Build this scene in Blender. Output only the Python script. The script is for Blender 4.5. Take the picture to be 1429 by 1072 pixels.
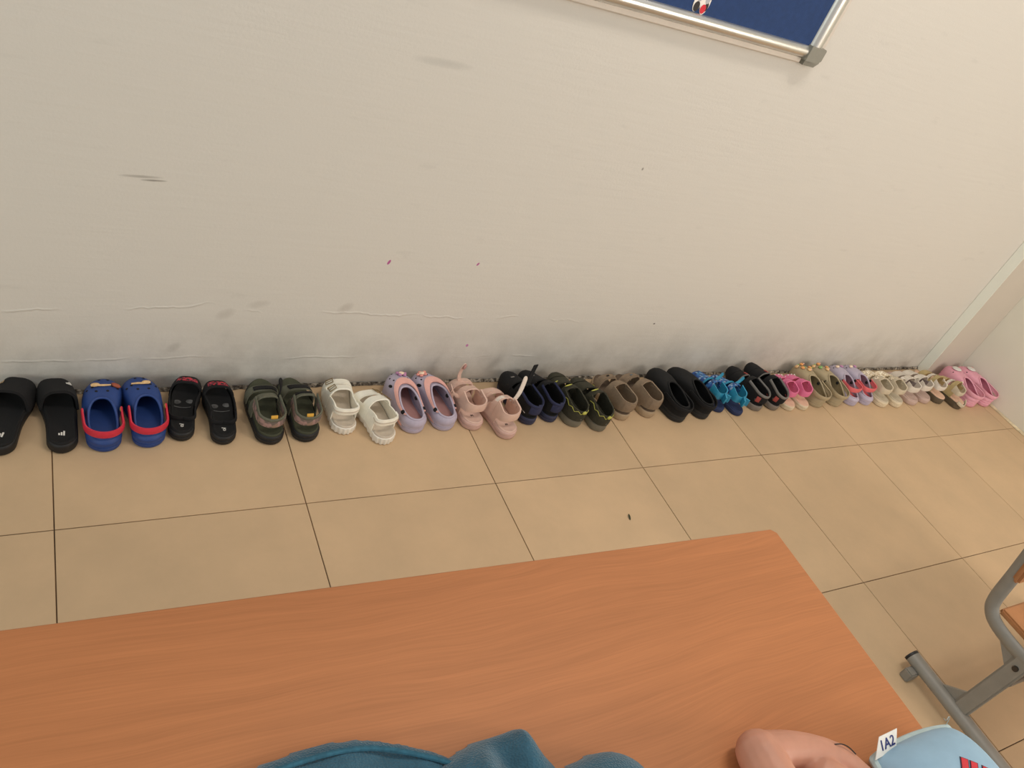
import bpy, bmesh, math, random
import numpy as np
from mathutils import Vector, Matrix
random.seed(7); rng = np.random.default_rng(7)
for o in list(bpy.data.objects): bpy.data.objects.remove(o)
SC = bpy.context.scene; COL = SC.collection
R = math.radians

# ------------------------------------------------------------------ camera, sky, lights, exposure
cd = bpy.data.cameras.new('camera'); cam = bpy.data.objects.new('camera', cd); COL.objects.link(cam)
cd.sensor_width = 36.0; cd.lens = 27.38; cd.clip_start = 0.02; cd.clip_end = 60
rx = Vector((0.86083486, -0.38969874, 0.32725868)); dn = Vector((-0.02768335, -0.67799967, -0.73454073)); fw = Vector((0.50813087, 0.62325865, -0.59443391))
m = Matrix((rx, -dn, -fw)).transposed().to_4x4(); m.translation = Vector((0.00468, -1.51041, 1.42165))
cam.matrix_world = m; SC.camera = cam

W = bpy.data.worlds.new('world'); SC.world = W; W.use_nodes = True
bg = W.node_tree.nodes['Background']; bg.inputs[0].default_value = (0.98, 0.98, 0.97, 1); bg.inputs[1].default_value = 0.38
def area(name, loc, target, sx, sy, power, col):
    l = bpy.data.lights.new(name, 'AREA'); l.shape = 'RECTANGLE'; l.size = sx; l.size_y = sy; l.energy = power; l.color = col
    o = bpy.data.objects.new(name, l); COL.objects.link(o); o.location = loc
    o.rotation_euler = (Vector(target)-Vector(loc)).to_track_quat('-Z', 'Y').to_euler(); return o
area('window_daylight', (-3.0, -3.7, 2.0), (1.6, 0, 0.5), 2.6, 1.7, 37, (0.88, 1.0, 0.94))
area('side_window_light', (3.45, -2.9, 1.75), (2.0, 0.0, 0.95), 1.3, 1.4, 54, (1.0, 0.88, 0.77))
area('ceiling_light', (1.35, -0.85, 3.05), (1.35, -0.85, 0), 1.2, 0.3, 19, (1.0, 0.91, 0.80))
SC.view_settings.view_transform = 'Standard'; SC.view_settings.look = 'None'; SC.view_settings.gamma = 1
SC.view_settings.use_curve_mapping = False; SC.view_settings.exposure = 0.30

# ------------------------------------------------------------------ materials
def lin(c): return tuple(((v/255)/12.92 if v/255 <= .04045 else ((v/255+.055)/1.055)**2.4) for v in c)
_m = {}
def new_mat(name):
    m = bpy.data.materials.new(name); m.use_nodes = True
    return m, m.node_tree.nodes, m.node_tree.links, m.node_tree.nodes['Principled BSDF']
def ramp(N, stops):
    r = N.new('ShaderNodeValToRGB'); e = r.color_ramp.elements
    while len(e) < len(stops): e.new(.5)
    for i, (p, c) in enumerate(stops): e[i].position = p; e[i].color = (*c, 1) if len(c) == 3 else c
    return r
def noise(N, LK, scale, detail=4, vec=None, rough=.55):
    n = N.new('ShaderNodeTexNoise'); n.inputs['Scale'].default_value = scale; n.inputs['Detail'].default_value = detail; n.inputs['Roughness'].default_value = rough
    if vec is not None: LK.new(vec, n.inputs['Vector'])
    return n
def coords(N, LK, scale=(1, 1, 1), loc=(0, 0, 0)):
    t = N.new('ShaderNodeTexCoord'); mp = N.new('ShaderNodeMapping'); mp.inputs['Scale'].default_value = scale; mp.inputs['Location'].default_value = loc
    LK.new(t.outputs['Object'], mp.inputs['Vector']); return mp.outputs[0]
def mth(N, LK, op, a, b=None, c=None):
    n = N.new('ShaderNodeMath'); n.operation = op
    for i, v in enumerate((a, b, c)):
        if v is None: continue
        if isinstance(v, (int, float)): n.inputs[i].default_value = v
        else: LK.new(v, n.inputs[i])
    return n.outputs[0]
def mixc(N, LK, fac, a, b):
    n = N.new('ShaderNodeMix'); n.data_type = 'RGBA'
    if isinstance(fac, (int, float)): n.inputs[0].default_value = fac
    else: LK.new(fac, n.inputs[0])
    for i, v in ((6, a), (7, b)):
        if isinstance(v, tuple): n.inputs[i].default_value = (*v, 1)
        else: LK.new(v, n.inputs[i])
    return n.outputs[2]
def bump(N, LK, b, h, strength, dist):
    n = N.new('ShaderNodeBump'); n.inputs['Strength'].default_value = strength; n.inputs['Distance'].default_value = dist
    LK.new(h, n.inputs['Height']); LK.new(n.outputs[0], b.inputs['Normal']); return n
def M(name, rgb, gain=1.35, rough=.6, var=.12, scale=60, bmp=.15, metal=0, sheen=0):
    """plain material with slight mottling and fine relief"""
    if name in _m: return _m[name]
    m, N, LK, b = new_mat(name); c = tuple(min(.95, v*gain) for v in lin(rgb))
    v = coords(N, LK); n = noise(N, LK, scale, 4, v)
    r = ramp(N, [(.3, tuple(x*(1-var) for x in c)), (.7, tuple(min(1, x*(1+var)) for x in c))]); LK.new(n.outputs[0], r.inputs[0])
    LK.new(r.outputs[0], b.inputs['Base Color']); b.inputs['Roughness'].default_value = rough; b.inputs['Metallic'].default_value = metal
    if sheen: b.inputs['Sheen Weight'].default_value = sheen
    if bmp:
        n2 = noise(N, LK, scale*9, 3, v); bump(N, LK, b, n2.outputs[0], bmp, .001)
    _m[name] = m; return m
def Mpat(name, cols, scale, rough=.6, gain=1.35, kind='voronoi'):
    """patterned cloth: cells of several colours"""
    if name in _m: return _m[name]
    m, N, LK, b = new_mat(name); v = coords(N, LK)
    t = N.new('ShaderNodeTexVoronoi'); t.inputs['Scale'].default_value = scale; LK.new(v, t.inputs['Vector'])
    s = N.new('ShaderNodeSeparateColor'); LK.new(t.outputs['Color'], s.inputs[0])
    r = ramp(N, [(i/len(cols), tuple(x*gain for x in lin(c))) for i, c in enumerate(cols)]); r.color_ramp.interpolation = 'CONSTANT'
    LK.new(s.outputs[0], r.inputs[0]); LK.new(r.outputs[0], b.inputs['Base Color']); b.inputs['Roughness'].default_value = rough
    _m[name] = m; return m

# ------------------------------------------------------------------ mesh helpers
def obj(name, verts, faces, mat, parent=None, label=None, angle=38, fixn=True):
    me = bpy.data.meshes.new(name); me.from_pydata([tuple(map(float, v)) for v in verts], [], [tuple(int(i) for i in f) for f in faces]); me.validate()
    if fixn:
        bm = bmesh.new(); bm.from_mesh(me); bmesh.ops.recalc_face_normals(bm, faces=bm.faces); bm.to_mesh(me); bm.free()
    me.shade_smooth(); me.set_sharp_from_angle(angle=R(angle))
    if mat: me.materials.append(mat)
    o = bpy.data.objects.new(name, me); COL.objects.link(o)
    if parent: o.parent = parent
    if label: o['label'] = label
    return o
def thing(name, label, cat, loc=(0, 0, 0), rot=(0, 0, 0), group=None):
    o = bpy.data.objects.new(name, None); o.empty_display_size = .05; COL.objects.link(o); o.location = loc; o.rotation_euler = rot
    tag(o, label, cat, group); return o
def tag(o, label=None, cat=None, group=None, kind=None):
    if label: o['label'] = label
    if cat: o['category'] = cat
    if group: o['group'] = group
    if kind: o['kind'] = kind
    return o
def join(*vf):
    V, F = [], []
    for v, f in vf:
        k = len(V); V += [tuple(p) for p in v]; F += [tuple(i+k for i in q) for q in f]
    return V, F
def box(x0, x1, y0, y1, z0, z1, b=0.0):
    """box with chamfered edges"""
    bm = bmesh.new(); bmesh.ops.create_cube(bm, size=1)
    for v in bm.verts: v.co = ((x0+x1)/2+v.co.x*(x1-x0), (y0+y1)/2+v.co.y*(y1-y0), (z0+z1)/2+v.co.z*(z1-z0))
    if b: bmesh.ops.bevel(bm, geom=list(bm.edges), offset=b, segments=2, affect='EDGES')
    r = ([tuple(v.co) for v in bm.verts], [tuple(v.index for v in f.verts) for f in bm.faces]); bm.verts.index_update()
    r = ([tuple(v.co) for v in bm.verts], [tuple(v.index for v in f.verts) for f in bm.faces]); bm.free(); return r
def slab(g, th, wrap=False):
    """g: (nu,nv,3) surface; gives a closed slab of thickness th along the surface normal"""
    g = np.asarray(g, float); nu, nv = g.shape[:2]
    if wrap: du = np.roll(g, -1, 0)-np.roll(g, 1, 0)
    else: du = np.gradient(g, axis=0)
    dv = np.gradient(g, axis=1); n = np.cross(du, dv); n /= np.linalg.norm(n, axis=2, keepdims=True)+1e-12
    a = g.reshape(-1, 3); b = (g+n*th).reshape(-1, 3); V = np.vstack([a, b]); K = nu*nv; F = []
    idx = lambda i, j: (i % nu)*nv+j
    for i in range(nu if wrap else nu-1):
        for j in range(nv-1):
            q = (idx(i, j), idx(i+1, j), idx(i+1, j+1), idx(i, j+1)); F.append(q); F.append(tuple(K+k for k in q[::-1]))
        for j in (0, nv-1): F.append((idx(i, j), idx(i+1, j), K+idx(i+1, j), K+idx(i, j)))
    if not wrap:
        for i in (0, nu-1):
            for j in range(nv-1): F.append((idx(i, j), idx(i, j+1), K+idx(i, j+1), K+idx(i, j)))
    return V, F
def tube(path, r, n=8, closed=False, flat=1.0, ref=(0, 0, 1)):
    """tube along a path; r scalar or list; flat scales the section along the second axis"""
    P = np.asarray(path, float); k = len(P); r = np.broadcast_to(r, (k,)); V = []; F = []
    T = (np.roll(P, -1, 0)-np.roll(P, 1, 0)) if closed else np.gradient(P, axis=0)
    for i in range(k):
        t = T[i]/(np.linalg.norm(T[i])+1e-12); u = np.cross(t, ref); u = u/(np.linalg.norm(u)+1e-9) if np.linalg.norm(u) > 1e-3 else np.array([1., 0, 0]); w = np.cross(u, t)
        for j in range(n):
            a = 2*math.pi*j/n; V.append(P[i]+r[i]*(math.cos(a)*u+flat*math.sin(a)*w))
    for i in range(k if closed else k-1):
        for j in range(n): F.append((i*n+j, i*n+(j+1) % n, ((i+1) % k)*n+(j+1) % n, ((i+1) % k)*n+j))
    if not closed: F.append(tuple(range(n))[::-1]); F.append(tuple(range((k-1)*n, k*n)))
    return V, F
def ellipsoid(c, ax, nu=12, nv=7):
    c = np.array(c, float); ax = np.array(ax, float); V = [c-ax[2]]; F = []
    for j in range(1, nv):
        b = -math.pi/2+math.pi*j/nv
        for i in range(nu):
            a = 2*math.pi*i/nu; V.append(c+ax[0]*math.cos(a)*math.cos(b)+ax[1]*math.sin(a)*math.cos(b)+ax[2]*math.sin(b))
    V.append(c+ax[2]); t = len(V)-1
    for i in range(nu):
        F.append((0, 1+(i+1) % nu, 1+i)); F.append((t, 1+(nv-2)*nu+i, 1+(nv-2)*nu+(i+1) % nu))
        for j in range(nv-2): F.append((1+j*nu+i, 1+j*nu+(i+1) % nu, 1+(j+1)*nu+(i+1) % nu, 1+(j+1)*nu+i))
    return V, F
def prism(pts, n, th):
    """flat outline (list of 3D points) given thickness th along n"""
    P = np.asarray(pts, float); n = np.asarray(n, float); k = len(P); V = list(P)+list(P+n*th)
    return V, [tuple(range(k)), tuple(range(2*k-1, k-1, -1))]+[(i, (i+1) % k, k+(i+1) % k, k+i) for i in range(k)]
def cr(pts, n):
    """Catmull-Rom resample"""
    P = np.asarray(pts, float); P = np.vstack([2*P[0]-P[1], P, 2*P[-1]-P[-2]]); k = len(P)-3; out = []
    for s in np.linspace(0, k-1e-9, n):
        i = int(s); t = s-i; a, b, c, d = P[i:i+4]
        out.append(.5*((2*b)+(-a+c)*t+(2*a-5*b+4*c-d)*t*t+(-a+3*b-3*c+d)*t**3))
    return np.array(out)
def text_vf(s, size, extr=.0004):
    cu = bpy.data.curves.new('t', 'FONT'); cu.body = s; cu.size = size; cu.extrude = extr; cu.align_x = 'CENTER'; cu.align_y = 'CENTER'; cu.resolution_u = 3
    o = bpy.data.objects.new('t', cu); COL.objects.link(o); dg = bpy.context.evaluated_depsgraph_get(); me = bpy.data.meshes.new_from_object(o.evaluated_get(dg))
    V = [tuple(v.co) for v in me.vertices]; F = [tuple(p.vertices) for p in me.polygons]; bpy.data.objects.remove(o); bpy.data.meshes.remove(me); return V, F
def place(vf, origin, ex, ey):
    o = np.array(origin, float); ex = np.array(ex, float); ex /= np.linalg.norm(ex); ey = np.array(ey, float); ey -= ex*(ey@ex); ey /= np.linalg.norm(ey); ez = np.cross(ex, ey)
    return [o+v[0]*ex+v[1]*ey+v[2]*ez for v in vf[0]], vf[1]

# ------------------------------------------------------------------ structure
XR = 3.567; XL = -2.48; TILE = .5; YB = -3.895; PX = 3.325; PY = -0.043
# wall paint
def wall_mat():
    m, N, LK, b = new_mat('painted_plaster'); v = coords(N, LK); base = tuple(x*1.30*k for x, k in zip(lin((196, 186, 170)), (.95, 1.02, 1.14)))
    sx = N.new('ShaderNodeSeparateXYZ'); LK.new(v, sx.inputs[0]); x, z = sx.outputs[0], sx.outputs[2]
    n1 = noise(N, LK, 1.3, 5, v); n2 = noise(N, LK, 9, 6, v, .65)
    c = mixc(N, LK, mth(N, LK, 'MULTIPLY', n1.outputs[0], .5), base, tuple(p*q for p, q in zip(base, (.95, .96, .97))))
    # scuffed grime low on the wall
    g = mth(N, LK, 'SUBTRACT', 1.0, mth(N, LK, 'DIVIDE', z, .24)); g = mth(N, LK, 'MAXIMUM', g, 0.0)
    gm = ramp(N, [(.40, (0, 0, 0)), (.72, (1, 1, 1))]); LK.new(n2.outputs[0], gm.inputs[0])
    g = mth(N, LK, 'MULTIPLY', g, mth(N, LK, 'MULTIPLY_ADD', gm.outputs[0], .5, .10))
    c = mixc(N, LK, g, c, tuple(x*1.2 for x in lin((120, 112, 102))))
    sm = noise(N, LK, 1, 5, coords(N, LK, (7, 1, 26), (3, 0, 1)), .6); sr = ramp(N, [(.62, (0, 0, 0)), (.78, (1, 1, 1))]); LK.new(sm.outputs[0], sr.inputs[0])
    c = mixc(N, LK, mth(N, LK, 'MULTIPLY', sr.outputs[0], .13), c, tuple(x for x in lin((120, 116, 110))))
    wob = noise(N, LK, 60, 2, v)
    def spot(px, pz, rx_, rz_, col, a, tilt=0., soft=.5):
        nonlocal c
        dx = mth(N, LK, 'SUBTRACT', x, px); dz = mth(N, LK, 'SUBTRACT', z, pz)
        dx = mth(N, LK, 'MULTIPLY_ADD', dz, -tilt, dx)
        d = mth(N, LK, 'ADD', mth(N, LK, 'POWER', mth(N, LK, 'DIVIDE', mth(N, LK, 'ABSOLUTE', dx), rx_), 2.), mth(N, LK, 'POWER', mth(N, LK, 'DIVIDE', mth(N, LK, 'ABSOLUTE', dz), rz_), 2.))
        d = mth(N, LK, 'MULTIPLY_ADD', mth(N, LK, 'SUBTRACT', wob.outputs[0], .5), 1.2*soft, d)
        f = N.new('ShaderNodeMapRange'); f.inputs[1].default_value = 1+soft; f.inputs[2].default_value = 1-soft; f.inputs[3].default_value = 0; f.inputs[4].default_value = a; LK.new(d, f.inputs[0])
        c = mixc(N, LK, f.outputs[0], c, lin(col))
    spot(.724, .407, .0035, .007, (176, 60, 140), .9, .3, .3); spot(.968, .416, .003, .005, (176, 60, 140), .9, .4, .3); spot(1.027, .139, .004, .005, (190, 70, 170), .75, 0, .4)
    spot(1.672, .228, .004, .003, (70, 55, 60), .8, 0, .4); spot(1.343, .739, .003, .004, (90, 80, 70), .6)
    spot(.189, .569, .018, .0022, (70, 60, 50), .6, 4, .9); spot(.165, .575, .03, .003, (100, 92, 80), .4, 4, .9)
    spot(.722, .905, .055, .008, (120, 122, 118), .2, 1, .9); spot(.359, .238, .016, .014, (118, 106, 92), .18, .6, .95); spot(.643, .263, .014, .014, (128, 112, 96), .22, .6, .95); spot(.252, .135, .012, .012, (105, 98, 88), .2, .5, .95)
    spot(.43, .268, .02, .01, (120, 108, 96), .16, 1, .95)
    LK.new(c, b.inputs['Base Color']); b.inputs['Roughness'].default_value = .62
    # paint ridges (fine relief) and roller texture
    w = noise(N, LK, 1, 4, coords(N, LK, (5, 1, 1))); 
    h = mth(N, LK, 'MULTIPLY', noise(N, LK, 160, 3, v).outputs[0], .25)
    h = mth(N, LK, 'MULTIPLY_ADD', noise(N, LK, 1, 4, coords(N, LK, (6, 1, 60))).outputs[0], .8, h)
    for zz, amp in ((.245, .10), (.10, .05)):
        cz = mth(N, LK, 'MULTIPLY_ADD', mth(N, LK, 'SUBTRACT', w.outputs[0], .5), amp, zz)
        d = mth(N, LK, 'ABSOLUTE', mth(N, LK, 'SUBTRACT', z, cz)); f = N.new('ShaderNodeMapRange'); f.inputs[1].default_value = .004; f.inputs[2].default_value = 0; f.inputs[3].default_value = 0; f.inputs[4].default_value = 1.0
        LK.new(d, f.inputs[0]); br = ramp(N, [(.48, (0, 0, 0)), (.60, (1, 1, 1))]); LK.new(noise(N, LK, 7, 2, coords(N, LK, (1, 1, 1), (zz*50, 0, 0))).outputs[0], br.inputs[0])
        xm = N.new('ShaderNodeMapRange'); xm.inputs[1].default_value = 1.5; xm.inputs[2].default_value = 1.2; xm.inputs[3].default_value = 0; xm.inputs[4].default_value = 1.3; LK.new(x, xm.inputs[0])
        h = mth(N, LK, 'MULTIPLY_ADD', f.outputs[0], mth(N, LK, 'MULTIPLY', br.outputs[0], xm.outputs[0]), h)
    bump(N, LK, b, h, .35, .0025)
    return m
WALL = wall_mat()
def structure(name, vf, mat): return tag(obj(name, *vf, mat, angle=30), kind='structure')
structure('wall_back', box(XL, XR+.15, 0, .15, -.02, 3.2), WALL)
structure('wall_right', box(XR, XR+.15, YB, 0, -.02, 3.2), M('paint_side', (198, 196, 184), 1.42, .62, .03, 3, .05))
structure('wall_pilaster', box(PX, XR, PY, 0, -.01, 3.2, .002), M('pilaster_shaded', (198, 190, 178), 1.05, .62, .03, 3, .05))  # pilaster tone darkened: the shade on its front is put into the colour
structure('pilaster_lit_side', box(PX-.003, PX, PY-.001, -.0005, 0, 3.2, .0008), M('lit_side_white', (226, 228, 218), 1.15, .55, .02, 6, .03))  # thin strip added over the side face, its lit brightness painted in white
# floor: grout bed with tiles
gm, N, LK, b = new_mat('grout'); v = coords(N, LK); n = noise(N, LK, 3.3, 3, v); r = ramp(N, [(.40, lin((64, 48, 36))), (.68, lin((150, 118, 82)))]); LK.new(n.outputs[0], r.inputs[0]); LK.new(r.outputs[0], b.inputs['Base Color']); b.inputs['Roughness'].default_value = .9
floor = structure('floor', box(XL, XR, YB, 0, -.06, -.003), gm)
tm, N, LK, b = new_mat('beige_tile'); v = coords(N, LK); oi = N.new('ShaderNodeObjectInfo')
va = N.new('ShaderNodeVectorMath'); va.operation = 'ADD'; LK.new(v, va.inputs[0]); LK.new(oi.outputs['Location'], va.inputs[1])
n1 = noise(N, LK, 7, 6, va.outputs[0], .6); n2 = noise(N, LK, 70, 3, va.outputs[0])
tc = tuple(a*k for a, k in zip(lin((200, 166, 120)), (.90, .96, 1.17))); r = ramp(N, [(.3, tuple(x*1.12*k for x, k in zip(tc, (.95, .96, .97)))), (.72, tuple(x*1.2 for x in tc))]); LK.new(n1.outputs[0], r.inputs[0])
hv = N.new('ShaderNodeHueSaturation'); LK.new(r.outputs[0], hv.inputs['Color']); LK.new(mth(N, LK, 'MULTIPLY_ADD', oi.outputs['Random'], .07, .965), hv.inputs['Value'])
c2 = mixc(N, LK, mth(N, LK, 'MULTIPLY', n2.outputs[0], .15), hv.outputs[0], tuple(x*.85 for x in tc))
LK.new(c2, b.inputs['Base Color']); b.inputs['Roughness'].default_value = .5; b.inputs['Specular IOR Level'].default_value = .35
_tiles = {}
def tile(x0, x1, y0, y1):
    g = .0011; k = (round(x1-x0, 4), round(y1-y0, 4))
    if k not in _tiles:
        w, d = k; bm = bmesh.new(); bmesh.ops.create_cube(bm, size=1)
        for vv in bm.verts: vv.co = (vv.co.x*(w-2*g), vv.co.y*(d-2*g), vv.co.z*.012-.006)
        bmesh.ops.bevel(bm, geom=[e for e in bm.edges if all(q.co.z > -.001 for q in e.verts)], offset=.0008, segments=1, affect='EDGES')
        me = bpy.data.meshes.new('tile'); bm.to_mesh(me); bm.free(); me.materials.append(tm); _tiles[k] = me
    o = bpy.data.objects.new('tile', _tiles[k]); COL.objects.link(o); o.location = ((x0+x1)/2, (y0+y1)/2, 0); o.parent = floor
xs = [XL]+[i*TILE for i in range(-4, 8)]+[XR]; ys = [0, -.395]+[-.395-TILE*i for i in range(1, 8)]
for i in range(len(xs)-1):
    for j in range(len(ys)-1): tile(xs[i], xs[i+1], ys[j+1], ys[j])
# crumbling mortar line where floor meets wall
mm, N, LK, b = new_mat('crumbled_mortar'); v = coords(N, LK); n = noise(N, LK, 110, 4, v); r = ramp(N, [(.40, lin((62, 55, 48))), (.52, lin((128, 118, 104))), (.66, lin((190, 180, 164)))]); LK.new(n.outputs[0], r.inputs[0]); LK.new(r.outputs[0], b.inputs['Base Color']); b.inputs['Roughness'].default_value = .9
def mortar(name, p0, p1, nrm, k):
    g = np.zeros((k, 3, 3))
    for i in range(k):
        t = i/(k-1); p = np.array(p0)*(1-t)+np.array(p1)*t; w = .004+.004*rng.random()
        g[i, 0] = p+np.array([0, 0, .006+.005*rng.random()]); g[i, 1] = p+np.array(nrm)*w*.6+np.array([0, 0, .003+.002*rng.random()]); g[i, 2] = p+np.array(nrm)*w+np.array([0, 0, .0004])
    return structure(name, slab(g, -.002), mm)
mortar('trim_1', (XL, -.001, 0), (PX, -.001, 0), (0, -1, 0), 500)
tr = mortar('trim_2', (XR-.001, PY-.01, 0), (XR-.001, -1.6, 0), (-1, 0, 0), 90); tr.data.materials[0] = M('pale_mortar', (205, 192, 160), 1.2, .9, .3, 40)

# ------------------------------------------------------------------ desk
dm, N, LK, b = new_mat('beech_laminate'); v = coords(N, LK)
wv = noise(N, LK, 1, 3, coords(N, LK, (1.1, 3.2, 1))); vm = N.new('ShaderNodeVectorMath'); vm.operation = 'MULTIPLY_ADD'; LK.new(wv.outputs['Color'], vm.inputs[0]); vm.inputs[1].default_value = (.0, .10, 0); LK.new(v, vm.inputs[2])
mp = N.new('ShaderNodeMapping'); mp.inputs['Scale'].default_value = (1.6, 46, 1); LK.new(vm.outputs[0], mp.inputs['Vector']); n1 = noise(N, LK, 1, 5, mp.outputs[0], .6)
mp2 = N.new('ShaderNodeMapping'); mp2.inputs['Scale'].default_value = (9, 420, 1); LK.new(vm.outputs[0], mp2.inputs['Vector']); n2 = noise(N, LK, 1, 3, mp2.outputs[0])
mp3 = N.new('ShaderNodeMapping'); mp3.inputs['Scale'].default_value = (.9, 10, 1); LK.new(vm.outputs[0], mp3.inputs['Vector']); n3 = noise(N, LK, 1, 3, mp3.outputs[0])
wc = tuple(x*.93 for x in lin((196, 128, 82))); r = ramp(N, [(.25, tuple(x*.76 for x in wc)), (.5, tuple(x*1.02 for x in wc)), (.78, tuple(x*1.22 for x in wc))]); LK.new(n1.outputs[0], r.inputs[0])
r2 = ramp(N, [(.33, tuple(x*.66 for x in wc)), (.68, tuple(x*1.26 for x in wc))]); LK.new(n2.outputs[0], r2.inputs[0])
c = mixc(N, LK, .33, r.outputs[0], r2.outputs[0]); r3 = ramp(N, [(.3, tuple(x*.86 for x in wc)), (.7, tuple(x*1.1 for x in wc))]); LK.new(n3.outputs[0], r3.inputs[0]); c = mixc(N, LK, .4, c, r3.outputs[0])
LK.new(c, b.inputs['Base Color']); b.inputs['Roughness'].default_value = .45; b.inputs['Specular IOR Level'].default_value = .25; bump(N, LK, b, n2.outputs[0], .08, .0005)
STEEL = M('grey_powder_steel', (128, 124, 116), 1.15, .45, .06, 30, .05)
BLK = M('black_plastic', (24, 23, 24), 1.2, .5, .1)
desk = thing('school_desk', 'long school desk with an orange-brown wood-grain top in the foreground', 'desk', (.45, -1.26, 0))
def rel(vf, o=(.45, -1.26, 0)): return [tuple(np.array(p)-np.array(o)) for p in vf[0]], vf[1]
top = [(-.18, -.981), (1.045, -1.0255), (1.054, -1.034), (1.050, -1.49), (1.04, -1.50), (-.18, -1.475)]
V, F = prism([(x, y, .576) for x, y in top], (0, 0, 1), .024)
o = obj('desktop', *rel((V, F)), dm, desk); bv = o.modifiers.new('bevel', 'BEVEL'); bv.width = .0015; bv.segments = 2; bv.limit_method = 'ANGLE'
for x in (-.12, .98):
    foot = [(x, -1.44, .02), (x, -1.06, .02)]
    obj('foot_bar', *rel(tube(foot, .02, 10, flat=.75)), STEEL, desk)
    obj('leg', *rel(tube([(x, -1.25, .02), (x, -1.25, .55)], .02, 10, flat=1.0, ref=(0, 1, 0))), STEEL, desk)
    obj('bracket', *rel(box(x-.015, x+.015, -1.44, -1.06, .548, .576, .002)), STEEL, desk)
    for y in (-1.42, -1.08): obj('foot_pad', *rel(box(x-.018, x+.018, y-.018, y+.018, 0, .012, .002)), BLK, desk)
obj('crossbar', *rel(box(-.12, .98, -1.262, -1.238, .40, .44, .003)), STEEL, desk)

# ------------------------------------------------------------------ chair on the right
ch = thing('school_chair', 'grey steel tube school chair with a brown wooden seat right of the desk', 'chair', (2.26, -1.28, 0))
def relc(vf): return rel(vf, (2.26, -1.28, 0))
WOODC = M('brown_ply', (158, 108, 68), 1.2, .5, .14, 14, .08)
for s, X in ((0, 1.918), (1, 2.60)):
    obj('foot_tube', *relc(tube([(X-.006, -1.135, .038), (X-.006, -1.56, .038)], .021, 12, flat=.8)), STEEL, ch)
    for y in (-1.131, -1.564): obj('end_cap', *relc(tube([(X-.006, y-.003, .038), (X-.006, y+.003, .038)], .0215, 12, flat=.8)), BLK, ch)
    for y in (-1.165, -1.53): obj('foot_pad', *relc(box(X-.05+.0, X-.012, y-.013, y+.013, 0, .030, .003)), STEEL, ch)
    obj('leg', *relc(box(X-.011, X+.011, -1.307, -1.267, .04, .275, .004)), STEEL, ch)
    obj('gusset', *relc(prism([(X-.004, -1.267, .055), (X-.004, -1.225, .055), (X-.004, -1.267, .095)], (1, 0, 0), .008)), STEEL, ch)
    obj('seat_bracket', *relc(prism([(X-.004, -1.29, .262), (X-.004, -1.268, .225), (X-.004, -1.222, .262)], (1, 0, 0), .008)), STEEL, ch)
    path = cr([(X, -1.58, .285), (X, -1.45, .280), (X, -1.32, .276), (X, -1.25, .274), (X, -1.194, .280), (X, -1.166, .295), (X, -1.151, .323), (X, -1.138, .397), (X, -1.125, .47), (X, -1.105, .58), (X, -1.09, .66)], 48)
    obj('side_tube', *relc(tube(path, .0165, 12, flat=.72, ref=(1, 0, 0))), STEEL, ch)
    obj('bolt', *relc(tube([(X-.016, -1.288, .247), (X-.010, -1.288, .247)], .007, 10)), M('bolt_head', (70, 66, 62), 1, .4, .1, 30, 0, .8), ch)
obj('seat', *relc(box(1.925, 2.594, -1.56, -1.174, .300, .316, .004)), WOODC, ch)
V, F = box(1.899, 2.619, -.009, .009, 0, .15, .006); a = R(-8); V = [(x, -1.152+y*math.cos(a)+z*.17, .396+z) for x, y, z in V]
obj('backrest', *relc((V, F)), WOODC, ch)
obj('crossbar', *relc(tube([(1.918, -1.30, .20), (2.60, -1.30, .20)], .010, 10)), STEEL, ch)

# ------------------------------------------------------------------ pin board
bd = thing('pin_board', 'blue felt pin board in an aluminium frame on the wall', 'board', (.5, 0, 1.1))
def relb(vf): return rel(vf, (.5, 0, 1.1))
bx0, bx1, bz0, bz1 = -.72, 1.654, 1.131, 2.3
ALU = M('brushed_aluminium', (205, 203, 198), 1.15, .30, .04, 20, .05, .9)
ALUM = M('matte_aluminium', (200, 192, 182), 1.15, .5, .04, 20, .03, .25)
obj('felt_panel', *relb(box(bx0-.01, bx1+.01, -.016, -.001, bz0-.01, bz1+.01)), M('blue_felt', (34, 62, 110), 1.0, .85, .10, 90, .4), bd)
def rail(p0, p1, out, kw=1.0):
    p0, p1 = np.array(p0, float), np.array(p1, float); prof = []
    for k in range(13):
        a = math.pi*k/12; prof.append((.016-.016*math.cos(a), -.010-.018*math.sin(a)))
    prof = [(u*kw, w_) for u, w_ in [(0, -.001)]+prof+[(.034, -.010), (.034, -.001)]]
    g = np.array([[p+np.array(out)*u+np.array([0, w, 0]) for u, w in prof] for p in (p0, p1)]); V = list(g[0])+list(g[1]); k = len(prof)
    return V, [(i, (i+1) % k, k+(i+1) % k, k+i) for i in range(k)]+[tuple(range(k)), tuple(range(2*k-1, k-1, -1))]
def flange(p0, p1, out, kw=1.0):
    p0, p1 = np.array(p0, float), np.array(p1, float); prof = [(.033, -.001), (.033, -.013), (.044, -.013), (.047, -.010), (.047, -.001)]
    prof = [(u+.034*(kw-1), w_) for u, w_ in prof]; g = [[p+np.array(out)*u+np.array([0, w, 0]) for u, w in prof] for p in (p0, p1)]; V = list(g[0])+list(g[1]); k = len(prof)
    return V, [(i, (i+1) % k, k+(i+1) % k, k+i) for i in range(k)]+[tuple(range(k)), tuple(range(2*k-1, k-1, -1))]
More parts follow.
